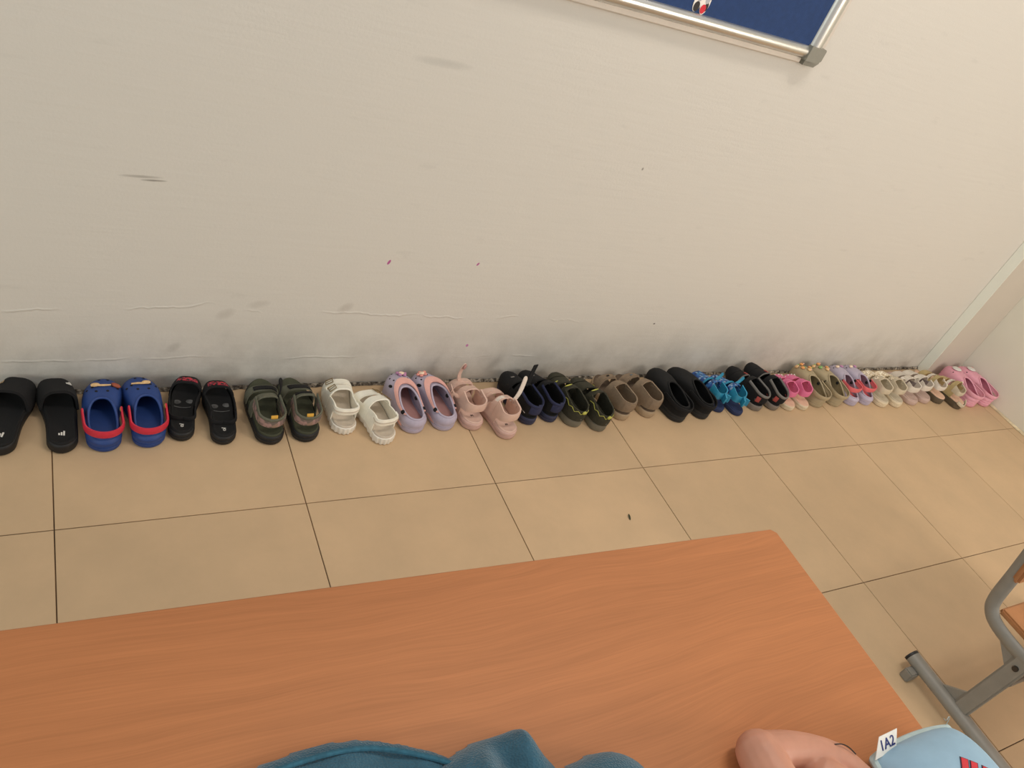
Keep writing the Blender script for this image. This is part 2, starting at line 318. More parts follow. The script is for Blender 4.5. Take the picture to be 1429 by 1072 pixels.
for p0, p1, out in (((bx0, 0, bz0), (bx1, 0, bz0), (0, 0, -1)), ((bx0, 0, bz1), (bx1, 0, bz1), (0, 0, 1)), ((bx1, 0, bz0), (bx1, 0, bz1), (1, 0, 0)), ((bx0, 0, bz0), (bx0, 0, bz1), (-1, 0, 0))):
    kw = 1.45 if out[0] else 1.0; o = obj('frame_rail', *relb(rail(p0, p1, out, kw)), ALU, bd); obj('flange', *relb(flange(p0, p1, out, kw)), ALUM, o)
CAP = M('grey_corner_plastic', (128, 126, 116), 1.2, .5, .04)
for sx, x in ((1, bx1), (-1, bx0)):
    for sz, z in ((1, bz1), (-1, bz0)):
        pts = []
        for (u, w) in ((-.002, -.002), (.048, -.002), (.051, .001), (.051, .026), (.042, .034), (-.002, .034)): pts.append((x+sx*u, -.0005, z+sz*w))
        V1 = prism(pts, (0, -1, 0), .031)
        pts2 = [(x+sx*u, -.0005, z+sz*w) for u, w in ((.012, .028), (.045, .028), (.045, .006), (.064, .006), (.064, .036), (.052, .048), (.012, .048))]
        obj('corner_cap', *relb(join(V1, prism(pts2, (0, -1, 0), .016))), CAP, bd)
# small cut-out sticker: two rounded lobes in a white border
st = thing('sticker', 'small white-edged paper sticker with black and red spots on the blue pin board', 'sticker', (1.275, -.0165, 1.137))
def disc(cx_, cz_, rx_, rz_, y, tilt=0, n=18):
    return [(cx_+rx_*math.cos(a)*math.cos(tilt)+rz_*math.sin(a)*math.sin(tilt), y, cz_-rx_*math.cos(a)*math.sin(tilt)+rz_*math.sin(a)*math.cos(tilt)) for a in np.linspace(0, 2*math.pi, n, endpoint=False)]
WHP = M('white_paper', (225, 220, 212), 1.25, .7, .03)
obj('border', *join(prism(disc(-.011, .018, .0115, .024, 0, .05), (0, -1, 0), .0012), prism(disc(.011, .016, .0115, .024, -.0002, .05), (0, -1, 0), .0012)), WHP, st)
obj('print', *join(prism(disc(-.011, .006, .008, .011, -.001), (0, -1, 0), .0008), prism(disc(.016, .010, .005, .010, -.001), (0, -1, 0), .0008)), M('ink_black', (35, 32, 32), 1.2), st)
obj('print', *prism(disc(.009, .004, .0075, .010, -.0012), (0, -1, 0), .0009), M('ink_red', (190, 30, 45), 1.3), st)
obj('print', *join(prism(disc(-.010, .025, .006, .008, -.001), (0, -1, 0), .0008), prism(disc(.013, .024, .006, .008, -.0013), (0, -1, 0), .0008)), M('ink_grey', (165, 165, 168), 1.3), st)

# ------------------------------------------------------------------ teal fleece on the desk
fm, N, LK, b = new_mat('teal_fleece'); v = coords(N, LK); n1 = noise(N, LK, 55, 5, v, .7); vo = N.new('ShaderNodeTexVoronoi'); vo.inputs['Scale'].default_value = 420; LK.new(v, vo.inputs['Vector'])
fc = tuple(x*.66 for x in lin((60, 108, 130))); r = ramp(N, [(.3, tuple(x*1.0 for x in fc)), (.75, tuple(x*1.5 for x in fc))]); LK.new(n1.outputs[0], r.inputs[0]); LK.new(r.outputs[0], b.inputs['Base Color']); b.inputs['Roughness'].default_value = .95
b.inputs['Sheen Weight'].default_value = .35; b.inputs['Sheen Roughness'].default_value = .5; bump(N, LK, b, vo.outputs['Distance'], .55, .0022)
def sdist(P, poly):
    """signed distance (inside positive) from points to polygon"""
    poly = np.asarray(poly, float); d = np.full(len(P), 1e9); ins = np.zeros(len(P), bool)
    for i in range(len(poly)):
        a, c_ = poly[i], poly[(i+1) % len(poly)]; e = c_-a; w = P-a; t = np.clip((w@e)/(e@e), 0, 1); d = np.minimum(d, np.linalg.norm(w-t[:, None]*e, axis=1))
        cond = (a[1] > P[:, 1]) != (c_[1] > P[:, 1]); xx = (c_[0]-a[0])*(P[:, 1]-a[1])/(c_[1]-a[1]+1e-15)+a[0]; ins ^= cond & (P[:, 0] < xx)
    return np.where(ins, d, -d)
FO = (.36, -1.36, .6)
fl = thing('fleece_blanket', 'rumpled teal fleece blanket lying on the desk', 'blanket', FO)
def mound(name, poly, H, rr, fold, step=.004, z0=0.0):
    poly = cr(np.vstack([poly, poly[:1]]), 70)[:-1]; lo = poly.min(0)-.01; hi = poly.max(0)+.01
    xs_ = np.arange(lo[0], hi[0], step); ys_ = np.arange(lo[1], hi[1], step); X, Y = np.meshgrid(xs_, ys_, indexing='ij'); P = np.stack([X.ravel(), Y.ravel()], 1)
    d = sdist(P, poly); t = np.clip(d/rr, 0, 1); Z = H*np.sqrt(np.clip(1-(1-t)**2, 0, 1)); Z = Z*(1+fold(P[:, 0], P[:, 1])); Z = np.where(d > 0, Z+.0015+z0*np.clip(d/.02, 0, 1), 0).reshape(X.shape); D = d.reshape(X.shape)
    idx = -np.ones(X.shape, int); V = []; F = []; keep = D > -step*.9
    # pull the outside border vertices on to the outline
    for i in range(X.shape[0]):
        for j in range(X.shape[1]):
            if keep[i, j]: idx[i, j] = len(V); V.append((X[i, j]-FO[0], Y[i, j]-FO[1], max(Z[i, j], 0.0)))
    for i in range(X.shape[0]-1):
        for j in range(X.shape[1]-1):
            q = (idx[i, j], idx[i+1, j], idx[i+1, j+1], idx[i, j+1])
            if min(q) >= 0: F.append(q)
    o = obj(name, V, F, fm, fl, angle=180); sm = o.modifiers.new('smooth', 'SMOOTH'); sm.iterations = 4; sm.factor = .5; return o
A_ = [(.03, -1.26), (.09, -1.215), (.158, -1.192), (.198, -1.186), (.249, -1.186), (.29, -1.195), (.336, -1.217), (.37, -1.24), (.44, -1.30), (.50, -1.40), (.44, -1.47), (.2, -1.475), (.05, -1.42)]
mound('layer', np.array(A_), .016, .018, lambda x, y: .25*np.sin(38*(x*.5+y)+1)+.2*np.sin(70*(x-.4*y)))
hem = cr([(x, y-.004, .609) for x, y in A_[1:9]], 50); hem[:, 1] -= .012; hem[:, 2] = .6185
obj('hem', *rel(tube(hem, .0028, 8), FO), M('teal_hem', (44, 88, 106), 1.35, .95, .2, 200, .3), fl)
B_ = [(.335, -1.245), (.379, -1.229), (.415, -1.226), (.452, -1.229), (.466, -1.262), (.478, -1.30), (.48, -1.42), (.42, -1.47), (.30, -1.46), (.26, -1.36), (.28, -1.29)]
mound('folded_layer', np.array(B_), .036, .05, lambda x, y: .22*np.sin(75*(x+.35*y)+.6)+.12*np.sin(120*(x-.2*y)))
C_ = [(.440, -1.300), (.472, -1.284), (.515, -1.277), (.548, -1.281), (.573, -1.300), (.583, -1.335), (.585, -1.40), (.55, -1.46), (.48, -1.46), (.452, -1.40), (.45, -1.34)]
mound('rolled_end', np.array(C_), .048, .055, lambda x, y: .05*np.sin(60*(x-y)))

# ------------------------------------------------------------------ bare bent arm beside the pillow
sm_, N, LK, b = new_mat('skin'); v = coords(N, LK); n = noise(N, LK, 26, 4, v); sk = lin((196, 140, 116)); r = ramp(N, [(.3, tuple(x*1.02 for x in sk)), (.7, tuple(x*1.2 for x in sk))]); LK.new(n.outputs[0], r.inputs[0]); LK.new(r.outputs[0], b.inputs['Base Color'])
b.inputs['Roughness'].default_value = .5; b.inputs['Subsurface Weight'].default_value = .15; b.inputs['Subsurface Radius'].default_value = (.01, .004, .002); b.inputs['Subsurface Scale'].default_value = .6
AO = (.80, -1.40, .6); ADX, ADY = .001, .008
def capsule(p, r, k=10, n=16):
    p = cr(p, k) if len(p) > 2 else np.linspace(p[0], p[1], k); rr = np.interp(np.linspace(0, 1, k), np.linspace(0, 1, len(r)), r)
    T0 = (p[1]-p[0])/np.linalg.norm(p[1]-p[0]); T1 = (p[-1]-p[-2])/np.linalg.norm(p[-1]-p[-2]); pre, post, pr_, po_ = [], [], [], []
    for a in (75, 50, 25): pre.append(p[0]-T0*rr[0]*math.sin(R(a))); pr_.append(rr[0]*math.cos(R(a)))
    for a in (25, 50, 75): post.append(p[-1]+T1*rr[-1]*math.sin(R(a))); po_.append(rr[-1]*math.cos(R(a)))
    return tube(np.vstack([pre, p, post]), np.concatenate([pr_, rr, po_]), n)
parts = [capsule(np.array([(.728, -1.350, .630), (.785, -1.362, .629), (.835, -1.386, .627), (.862, -1.418, .623)]), [.026, .023, .021, .018]),       # forearm towards the pillow
         capsule(np.array([(.728, -1.350, .630), (.722, -1.40, .633), (.716, -1.47, .636)]), [.028, .031, .035]),                                       # upper arm towards the desk's near side
         capsule(np.array([(.800, -1.400, .628), (.818, -1.43, .628), (.822, -1.46, .626)]), [.026, .026, .022])]                                       # muscle of the folded forearm
# hand lying by the pillow: palm and five bent fingers
parts.append(capsule(np.array([(.862, -1.422, .622), (.864, -1.455, .618)]), [.018, .0175]))
for k, (dx, L_) in enumerate(((.015, .034), (.005, .039), (-.005, .037), (-.014, .030))):
    p0 = np.array([.864+dx*.9, -1.462, .616]); parts.append(capsule(np.array([p0, p0+[dx*.1, -L_*.6, .002], p0+[dx*.1, -L_, -.006]]), [.0062, .006, .0052], 8, 10))
parts.append(capsule(np.array([(.848, -1.432, .616), (.836, -1.452, .612), (.838, -1.472, .609)]), [.008, .0075, .0065], 8, 10))
V, F = join(*parts); V = [(p[0]-AO[0]+ADX, p[1]-AO[1]+ADY, p[2]-AO[2]) for p in V]
arm = obj('person', V, F, sm_, None, angle=180); arm.location = AO
rm = arm.modifiers.new('remesh', 'REMESH'); rm.mode = 'VOXEL'; rm.voxel_size = .0024; rm.use_smooth_shade = True
s2 = arm.modifiers.new('smooth', 'SMOOTH'); s2.iterations = 4; s2.factor = .5
tag(arm, 'bare bent arm with its elbow resting on the desk beside the pillow', 'person')
cdp = cr([(.828, -1.366, .646), (.837, -1.370, .651), (.846, -1.376, .650), (.855, -1.385, .645)], 16)
o = obj('elastic_cord', *rel(tube(cdp, .0008, 6), (.87, -1.4, .65)), BLK); o.location = (.87, -1.4, .65); tag(o, 'thin black cord lying across the bare forearm', 'cord')

# ------------------------------------------------------------------ light blue pillow with a name tag
PO = (.98, -1.48, .6)
pw = thing('pillow', 'light blue pillow with red lettering overhanging the desk corner', 'pillow', PO)
PB = M('pale_blue_cotton', (142, 172, 192), 1.25, .8, .05, 30, .25); PE = M('pale_grey_binding', (170, 186, 186), 1.25, .8, .05, 60, .25)
def pz(u, w):
    e = (1-abs(u)**3.2)*(1-abs(w)**3.2); return .052*max(e, 0)**.5
n_ = 36; px0, px1, py0, py1 = .884, 1.057, -1.60, -1.390
def pcorner(u, w):
    k = 1-.045*(u*u)*(w*w)*1.5; x = (px0+px1)/2+(px1-px0)/2*u*(1-.05*(1-w*w)*0)*k; y = (py0+py1)/2+(py1-py0)/2*w*k; return x, y
def grid_pillow(sgn):
    g = np.zeros((n_, n_, 3))
    for i in range(n_):
        for j in range(n_):
            u = -math.cos(math.pi*i/(n_-1)); w = -math.cos(math.pi*j/(n_-1)); x, y = pcorner(u, w); g[i, j] = (x, y, .632+sgn*pz(u, w)*(1 if sgn > 0 else .52))
    return g
gt, gb = grid_pillow(1), grid_pillow(-1); Vp = list(gt.reshape(-1, 3))+list(gb.reshape(-1, 3)); Fp = []
for i in range(n_-1):
    for j in range(n_-1):
        q = (i*n_+j, (i+1)*n_+j, (i+1)*n_+j+1, i*n_+j+1); Fp.append(q); Fp.append(tuple(n_*n_+k for k in q[::-1]))
o = obj('cushion', *rel((Vp, Fp), PO), PB, pw, angle=180)
ring = [gt[i, n_-1] for i in range(n_)]+[gt[n_-1, j] for j in range(n_-2, -1, -1)]+[gt[i, 0] for i in range(n_-2, -1, -1)]+[gt[0, j] for j in range(1, n_-1)]
obj('piping', *rel(tube(ring, .0058, 8, closed=True), PO), PE, pw)
th = cr([(1.048, -1.394, .636), (1.051, -1.390, .645), (1.047, -1.388, .650), (1.044, -1.390, .645), (1.048, -1.386, .641)], 24)
obj('loose_thread', *rel(tube(th, .0005, 5), PO), PE, pw)
def ptop(x, y):
    u = (x-(px0+px1)/2)/((px1-px0)/2); w = (y-(py0+py1)/2)/((py1-py0)/2); return .632+pz(u, w)
def on_pillow(vf, lift):
    return [(p[0], p[1], ptop(p[0], p[1])+lift+p[2]) for p in vf[0]], vf[1]
def dense_rect(x0, x1, y0, y1, k=7):
    g = np.array([[(x0+(x1-x0)*i/(k-1), y0+(y1-y0)*j/(k-1), 0) for j in range(k)] for i in range(k)]); return g
LO, LU, LD = np.array([.973, -1.4385]), np.array([.0152, -.0128]), np.array([-.0139, -.0111])   # print origin, reading direction, stroke direction
def letter(rects, name, mat, lift, grow):
    parts_ = []
    for (x0, x1, y0, y1) in rects:
        g = dense_rect(x0-grow, x1+grow, y0-grow, y1+grow)
        for i in range(g.shape[0]):
            for j in range(g.shape[1]):
                q = LO+LU*g[i, j, 0]+LD*g[i, j, 1]; g[i, j] = (q[0], q[1], ptop(q[0], q[1])+lift)
        parts_.append(slab(g, .0006))
    obj(name, *rel(join(*parts_), PO), mat, pw)
RED = M('red_print', (196, 48, 58), 1.25, .7, .05); INK = M('dark_print', (52, 40, 62), 1.1, .7, .05)
Hs = [(0, .42, 0, 2.0), (.62, 1.04, 0, 2.0), (.40, .64, .72, 1.25)]; Is = [(1.42, 1.90, 0, 2.0)]
for rc in (Hs, Is): letter(rc, 'letter_outline', INK, .0006, .07); letter(rc, 'letter', RED, .0013, 0)
tgp = [np.array(q) for q in ((.884, -1.3985, .640), (.928, -1.3955, .642), (.934, -1.378, .657), (.898, -1.379, .655))]
n0 = np.cross(tgp[1]-tgp[0], tgp[3]-tgp[0]); n0 /= np.linalg.norm(n0)
tgo = obj('name_tag', *rel(prism(tgp, n0, .0008), PO), WHP, pw, label='white cloth tag with handwritten class number')
vf = place(text_vf('1A2', .0185), sum(tgp)/4+n0*.0011, (tgp[1]-tgp[0])+(tgp[2]-tgp[3]), tgp[3]-tgp[0])
obj('writing', *rel(vf, PO), M('blue_ink', (38, 48, 110), 1.1, .6), tgo)

# ------------------------------------------------------------------ shoes: parametric builder
NO = 56
def smoothstep(t): t = np.clip(t, 0, 1); return t*t*(3-2*t)
class Shoe:
    """local frame: heel at y=0 on the floor, toe towards +y; side -1 = left foot, +1 = right foot"""
    def __init__(s, name, label, cat, group, x, y, yaw, L, Wd, side, zs=.02, spring=.008, Hs=1.0, pitch=0, roll=0, z=0):
        s.L, s.Wd, s.side, s.zs, s.spring, s.Hs = L, Wd, side, zs, spring, Hs
        s.root = thing(name, label, cat, (x, y, z), (R(pitch), R(roll), R(yaw)), group)
    def w(s, t):
        t = np.clip(t, 0, 1); b_ = np.interp(t, [0, .12, .25, .42, .58, .72, .86, 1], [.80, .84, .84, .85, .93, 1.0, .97, .86])
        cap = 1.0
        if t < .17: cap = math.sqrt(max(0, 1-(1-t/.17)**2))
        if t > .74: cap = max(0, 1-((t-.74)/.26)**2.5)**.5
        return s.Wd/2*b_*cap
    def c(s, t): return -s.side*s.Wd*(.085*smoothstep((t-.45)/.5)-.035*math.sin(math.pi*min(1, t/.9)))
    def lift(s, t): return s.spring*max(0, (t-.66)/.34)**2
    def pt(s, phi):
        t = (1-math.cos(phi))/2; sg = 1 if math.sin(phi) >= 0 else -1; return t, s.c(t)+sg*s.w(t), t*s.L
    def ring(s, inset, zf, n=NO, ridge=0):
        P = np.array([s.pt(2*math.pi*k/n)[1:] for k in range(n)]); T = np.roll(P, -1, 0)-np.roll(P, 1, 0); T /= np.linalg.norm(T, axis=1, keepdims=True)+1e-9
        Nn = np.stack([T[:, 1], -T[:, 0]], 1); out = []
        for k in range(n):
            t = s.pt(2*math.pi*k/n)[0]; e = inset+(ridge*(k % 4 < 2) if ridge else 0); p = P[k]-Nn[k]*e; out.append((p[0], p[1], zf(t)))
        return out
    def loft(s, rings, capb=True, capt=True):
        n = len(rings[0]); V = [p for r_ in rings for p in r_]; F = []
        for i in range(len(rings)-1):
            for k in range(n): F.append((i*n+k, i*n+(k+1) % n, (i+1)*n+(k+1) % n, (i+1)*n+k))
        for do, base in ((capb, 0), (capt, (len(rings)-1)*n)):
            if do:
                F.append((base, base+1, base+n-1))
                for k in range(1, n//2-1): F.append((base+k, base+k+1, base+n-k-1, base+n-k))
                F.append((base+n//2-1, base+n//2, base+n//2+1))
        return V, F
    def add(s, name, vf, mat, parent=None, label=None, angle=40): return obj(name, *vf, mat, parent or s.root, label, angle)
    def sole(s, mat, ridge=0, wave=0, groove=False, label=None):
        z = s.zs; n = 112 if ridge else NO; L_ = s.lift
        f = lambda fr: (lambda t: z*fr+L_(t)*(1 if fr > .3 else .8))
        rs = [s.ring(.006, f(0), n), s.ring(.0015, f(.10), n, ridge), s.ring(0, f(.3), n, ridge)]
        if groove: rs += [s.ring(0, f(.5), n), s.ring(.0018, f(.54), n), s.ring(.0018, f(.60), n), s.ring(0, f(.64), n)]
        rs += [s.ring(.0, f(.80), n, ridge), s.ring(.001, f(.93), n), s.ring(.0035, f(1.0), n)]
        return s.add('sole', s.loft(rs), mat, label=label)
    def bed(s, mat, inset=.006, rim=.003, name='footbed', dz=0):
        z = s.zs+dz; f = lambda h: (lambda t: z+h+s.lift(t))
        return s.add(name, s.loft([s.ring(inset-.001, f(-.002)), s.ring(inset, f(rim*.7)), s.ring(inset+.002, f(rim)), s.ring(inset+.005, f(rim*.8)), s.ring(inset+.010, f(.0008))], capb=True), mat)
    def H(s, t): return s.Hs*float(np.interp(t, [0, .3, .45, .6, .75, .9, 1], [.074, .072, .060, .049, .039, .028, .014]))
    def arch(s, t, th, dh=0, dw=0):
        a = R(th); cs, sn = math.cos(a), math.sin(a); hw = max(s.w(t)-.002, .004)+dw
        return np.array([s.c(t)+hw*math.copysign(abs(cs)**.62, cs), t*s.L, s.zs+s.lift(t)-.002+(s.H(t)+dh)*max(sn, 0)**.8])
    def on(s, t, th, off=.0, dh=0):
        p = s.arch(t, th, dh); a = s.arch(t+.02, th, dh)-p; b_ = s.arch(t, th+4, dh)-p; n = np.cross(b_, a); n = -n if n[2] < 0 and th > 20 and th < 160 else n; n /= np.linalg.norm(n)
        ctr = np.array([s.c(t), t*s.L, s.zs]); n = n if (p-ctr)@n > 0 else -n
        ex = b_/np.linalg.norm(b_); ey = a/np.linalg.norm(a); return p+n*off, -ex, ey, n
    def strap(s, mat, tb, tf, name='strap', th=(0, 180), dh=0, thick=.0032, bow=0, parent=None, label=None, nu=20, nv=6, dw=0):
        """band over the foot: tb/tf = (right, left) positions of its back and front edges"""
        g = np.zeros((nu, nv, 3))
        for i in range(nu):
            u = th[0]+(th[1]-th[0])*i/(nu-1); q = u/180; b0 = tb[0]+(tb[1]-tb[0])*q+bow*math.sin(math.pi*q); f0 = tf[0]+(tf[1]-tf[0])*q
            for j in range(nv): g[i, j] = s.arch(b0+(f0-b0)*j/(nv-1), u, dh, dw)
        n0 = np.cross(g[nu//2+1, 0]-g[nu//2, 0], g[nu//2, 1]-g[nu//2, 0]); return s.add(name, slab(g, thick if n0[2] > 0 else -thick), mat, parent, label)
    def heel(s, mat, te, ends, back, inset=(.010, .004), thick=.0035, name='heel_strap', pw=1.6, parent=None, label=None, dy=0, out=0, nv=5, us=(-1, 1)):
        """band round the heel; ends/back = (low, high) heights above the sole at its front ends and at the heel"""
        pe = math.acos(1-2*te); nu = 33; g = np.zeros((nu, nv, 3))
        for i in range(nu):
            u = us[0]+(us[1]-us[0])*i/(nu-1); t, x, y = s.pt((pe*u) % (2*math.pi)); t2, x2, y2 = s.pt((pe*u+.02) % (2*math.pi)); tx, ty = x2-x, y2-y; l = math.hypot(tx, ty)+1e-9; nx, ny = ty/l, -tx/l
            k = abs(u)**pw; lo = back[0]+(ends[0]-back[0])*k; hi = back[1]+(ends[1]-back[1])*k; ins = inset[1]+(inset[0]-inset[1])*k
            for j in range(nv):
                z_ = lo+(hi-lo)*j/(nv-1); e = .0015-out+.55*ins*(z_/.05)**1.5+(.0012*(1 if j in (0, nv-1) else 0)); g[i, j] = (x-nx*e, y-ny*e+dy*(1-k), s.zs+z_)
        return s.add(name, slab(g, .0+thick if True else 0), mat, parent, label)
    def ribbon(s, mat, pts, width, wdir, name='loose_strap', thick=.0028, parent=None, label=None, roundend=True):
        P = cr(pts, 22); wd = np.array(wdir, float); wd /= np.linalg.norm(wd); g = np.zeros((22, 5, 3))
        for i in range(22):
            k = 1.0
            if roundend and i > 18: k = math.sqrt(max(.08, 1-((i-18)/3.2)**2))
            for j in range(5): g[i, j] = P[i]+wd*width*k*(j/4-.5)
        return s.add(name, slab(g, thick), mat, parent, label)
    def blob(s, mat, p, ex, ey, n, sx, sy, sz, name='charm', parent=None, label=None, nu=12, nv=6): return s.add(name, ellipsoid(p, (np.array(ex)*sx, np.array(ey)*sy, np.array(n)*sz), nu, nv), mat, parent, label, 60)
    def text(s, mat, txt, size, p, ex, ey, name='printed_mark', parent=None): return s.add(name, place(text_vf(txt, size), p, ex, ey), mat, parent)
    # ---- closed foam clog
    def clog(s, mat, y0=.05, y1=.60, zb=.022, zf=.060, wr=.70, bulge=.003, rim=.0032, sidedip=.0, toe=.016):
        z0 = s.zs-.004; n = NO; nv = 9
        def rimp(phi):
            t = (1-math.cos(phi))/2; sn = math.sin(phi); k = smoothstep((t-.12)/.88); z_ = s.zs+zb+(zf-zb)*k-sidedip*math.sin(math.pi*t)
            yy = s.L*(y0+(y1-y0)*t); return np.array([s.c(y0+(y1-y0)*t)+s.Wd/2*wr*math.copysign(abs(sn)**.85, sn)*(1-.10*t), yy, z_])
        def S(phi, v_):
            t, x, y = s.pt(phi); P0 = np.array([x, y, z0+s.lift(t)]); P1 = rimp(phi); d = P0-P1; d[2] = 0; dz = P1[2]-P0[2]; o_ = d/(np.linalg.norm(d)+1e-9)
            C1 = P0+o_*bulge+np.array([0, 0, .62*dz+toe*smoothstep((t-.35)/.5)]); C2 = P1+d*.45+np.array([0, 0, (toe*.35-.06*dz)*smoothstep((t-.35)/.5)]); q = 1-v_
            return q**3*P0+3*q*q*v_*C1+3*q*v_*v_*C2+v_**3*P1
        s.S = S; g = np.array([[S(2*math.pi*k/n, j/(nv-1)) for j in range(nv)] for k in range(n)])
        up = s.add('upper', slab(g, -.003 if np.cross(g[1, 4]-g[0, 4], g[0, 5]-g[0, 4])[1] < 0 else .003, wrap=True), mat, angle=60)
        s.add('rim', tube([rimp(2*math.pi*k/n) for k in range(n)], rim, 8, closed=True), mat, up, angle=80); s.up = up; s.rimp = rimp
        return up
    def onS(s, phi, v_, off=0):
        p = s.S(phi, v_); a = s.S(phi+.03, v_)-p; b_ = s.S(phi, v_+.03)-p; n = np.cross(a, b_); n /= np.linalg.norm(n); n = n if n[2] > 0 else -n; ey = -b_/np.linalg.norm(b_); ex = np.cross(ey, n); return p+n*off, ex, ey, n
    def holes(s, mat, spots, r=.0032, sy=1.0):
        for a, v_ in spots:
            p, ex, ey, n = s.onS(math.pi+a, v_); s.blob(mat, p, ex, ey, n, r, r*sy, .0008, 'vent_hole', s.up, nu=10, nv=4)
    def clog_strap(s, mat, te=.42, z_end=.030, z_back=.030, width=.013, out=.006, fwd=False, rivet=None, name='heel_strap', dy=0):
        if not fwd:
            st_ = s.heel(mat, te, (z_end-width/2, z_end+width/2), (z_back-width/2, z_back+width/2), (.0, .0), .0035, name, 1.4, out=out, dy=dy)
        else:   # strap flipped forward, lying round the front of the opening
            g = np.zeros((25, 4, 3))
            for i in range(25):
                u = -1+2*i/24; phi = math.pi+u*math.pi*.70
                for j in range(4):
                    p, ex, ey, n = s.onS(phi, .93-.20*j/3, .003); g[i, j] = p
            st_ = s.add(name, slab(g, .003 if np.cross(g[13, 0]-g[12, 0], g[12, 1]-g[12, 0])[2] > 0 else -.003), mat)
        if rivet:
            for sg in (1, -1):
                if fwd: p, ex, ey, n = s.onS(math.pi+sg*math.pi*.64, .82, .005)
                else:
                    t, x, y = s.pt(math.acos(1-2*te)); p = np.array([s.c(te)+sg*(s.w(te)+out-.001), te*s.L, s.zs+z_end]); n = np.array([sg, 0, 0]); ex = np.array([0, 1, 0]); ey = np.array([0, 0, 1])
                s.blob(rivet, p, ex, ey, n, .0062, .0062, .0028, 'rivet', st_, nu=14, nv=6)
        return st_

# ------------------------------------------------------------------ shoe materials
_M0 = M
def M(name, rgb, gain=1.35, *a, **k):
    g = sum(rgb)/3; return _M0(name, tuple(c+(g-c)*.10 for c in rgb), gain*.80, *a, **k)
K_SOLE = M('black_rubber', (20, 19, 20), 1.2, .6, .15); K_FOAM = M('black_foam', (11, 11, 13), 1.2, .85, .12); K_FAB = M('black_fabric', (13, 12, 15), 1.2, .9, .2, 120, .4); CHAR = M('charcoal_rubber', (36, 36, 36), 1.2, .65, .1)
WHITE = M('white_mark', (215, 212, 205), 1.3, .6, .03); HOLE = M('dark_hole', (14, 12, 16), 1, .8, .05)
BLUE = M('cobalt_foam', (34, 70, 146), 1.0, .55, .06); REDS = M('red_strap', (206, 34, 58), 1.4, .5, .06); TAN = M('tan_charm', (212, 172, 118), 1.4, .6, .2, 90); RUST = M('rust_charm', (150, 70, 44), 1.4, .6, .3, 120)
OLIVE = M('olive_foam', (58, 60, 40), 1.35, .75, .12); OLG = M('olive_grey_web', (92, 92, 76), 1.4, .8, .15, 120, .4); YEL = M('mustard_tab', (222, 166, 58), 1.4, .7, .06)
CAMO = Mpat('camo_web', [(110, 92, 88), (140, 112, 108), (92, 82, 76), (126, 104, 92)], 130)
WH = M('white_leather', (214, 211, 198), 1.72, .5, .05); WHS = M('white_sole', (208, 202, 190), 1.62, .6, .07); WHB = M('cream_bed', (190, 176, 158), 1.42, .7, .06); GOLD = M('antique_buckle', (150, 128, 88), 1.3, .35, .1, 60, .05, .8)
LIL = M('lilac_foam', (168, 158, 177), 1.42, .55, .05); PNK = M('salmon_strap', (220, 162, 152), 1.42, .55, .05); LILB = M('mauve_pink_bed', (172, 122, 118), 1.42, .7, .05)
BEI = M('blush_leather', (206, 172, 156), 1.42, .55, .06); BEIS = M('blush_sole', (194, 156, 144), 1.42, .6, .06); BEIW = M('blush_velcro', (224, 212, 200), 1.42, .85, .08, 200, .5); ROSE = M('rose_velcro', (180, 130, 124), 1.4, .85, .1, 200, .5)
NAVY = M('navy_rubber', (42, 46, 74), 1.35, .6, .1); NAVF = M('navy_fabric', (36, 42, 78), 1.2, .8, .12, 120, .3)
OLD = M('dark_olive_fabric', (52, 50, 36), 1.35, .85, .2, 120, .4); SOLG = M('grey_olive_sole', (112, 106, 90), 1.4, .65, .07); LIME = M('lime_trim', (190, 188, 76), 1.2, .6, .06)
TAU = M('taupe_suede', (132, 112, 90), 1.4, .8, .1, 100, .3); TAUS = M('taupe_sole', (166, 142, 112), 1.4, .65, .07); TAUD = M('taupe_lining', (96, 78, 62), 1.35, .85, .1)
BPAT = Mpat('blue_print', [(30, 62, 118), (40, 92, 150), (24, 48, 92), (120, 146, 172), (36, 74, 140), (44, 104, 152)], 120); CYAN = M('cyan_leather', (34, 138, 176), 1.4, .5, .08); NSOL = M('navy_foam', (30, 44, 84), 1.4, .7, .08)
GSOL = M('grey_sole', (118, 108, 98), 1.4, .65, .07); REDF = M('red_patch', (168, 66, 60), 1.35, .7, .15); GTRIM = M('grey_trim', (112, 108, 104), 1.4, .7, .06)
HPNK = M('hot_pink', (214, 100, 144), 1.42, .5, .06); CRS = M('cream_sole', (214, 196, 164), 1.28, .6, .06); CRB = M('peach_bed', (214, 174, 146), 1.42, .7, .05); PEARL = M('pearl', (236, 230, 222), 1.2, .2, .03, 30, 0)
KHA = M('khaki_foam', (160, 144, 112), 1.42, .6, .06); ORNG = M('orange_charm', (224, 152, 84), 1.42, .6, .15, 90); GRN = M('green_charm', (118, 158, 92), 1.42, .6, .15, 90); CORAL = M('coral_strap', (216, 92, 98), 1.42, .5, .06)
CRM = M('cream_leather', (206, 192, 166), 1.2, .55, .06); GLIT = Mpat('glitter', [(236, 226, 200), (176, 156, 126), (206, 190, 160), (140, 122, 98), (250, 244, 230)], 420, .3)
MAUV = M('mauve_sole', (182, 154, 142), 1.42, .65, .06); GRYL = M('grey_lining', (146, 134, 132), 1.4, .7, .06); OFFW = M('offwhite_leather', (216, 206, 192), 1.28, .5, .05)
KDS = M('dark_brown_sole', (88, 74, 54), 1.35, .7, .08); KHL = M('khaki_leather', (176, 154, 104), 1.42, .6, .08)
BPK = M('baby_pink_foam', (218, 150, 168), 1.42, .55, .05); DPK = M('deep_pink', (190, 92, 122), 1.4, .6, .06)

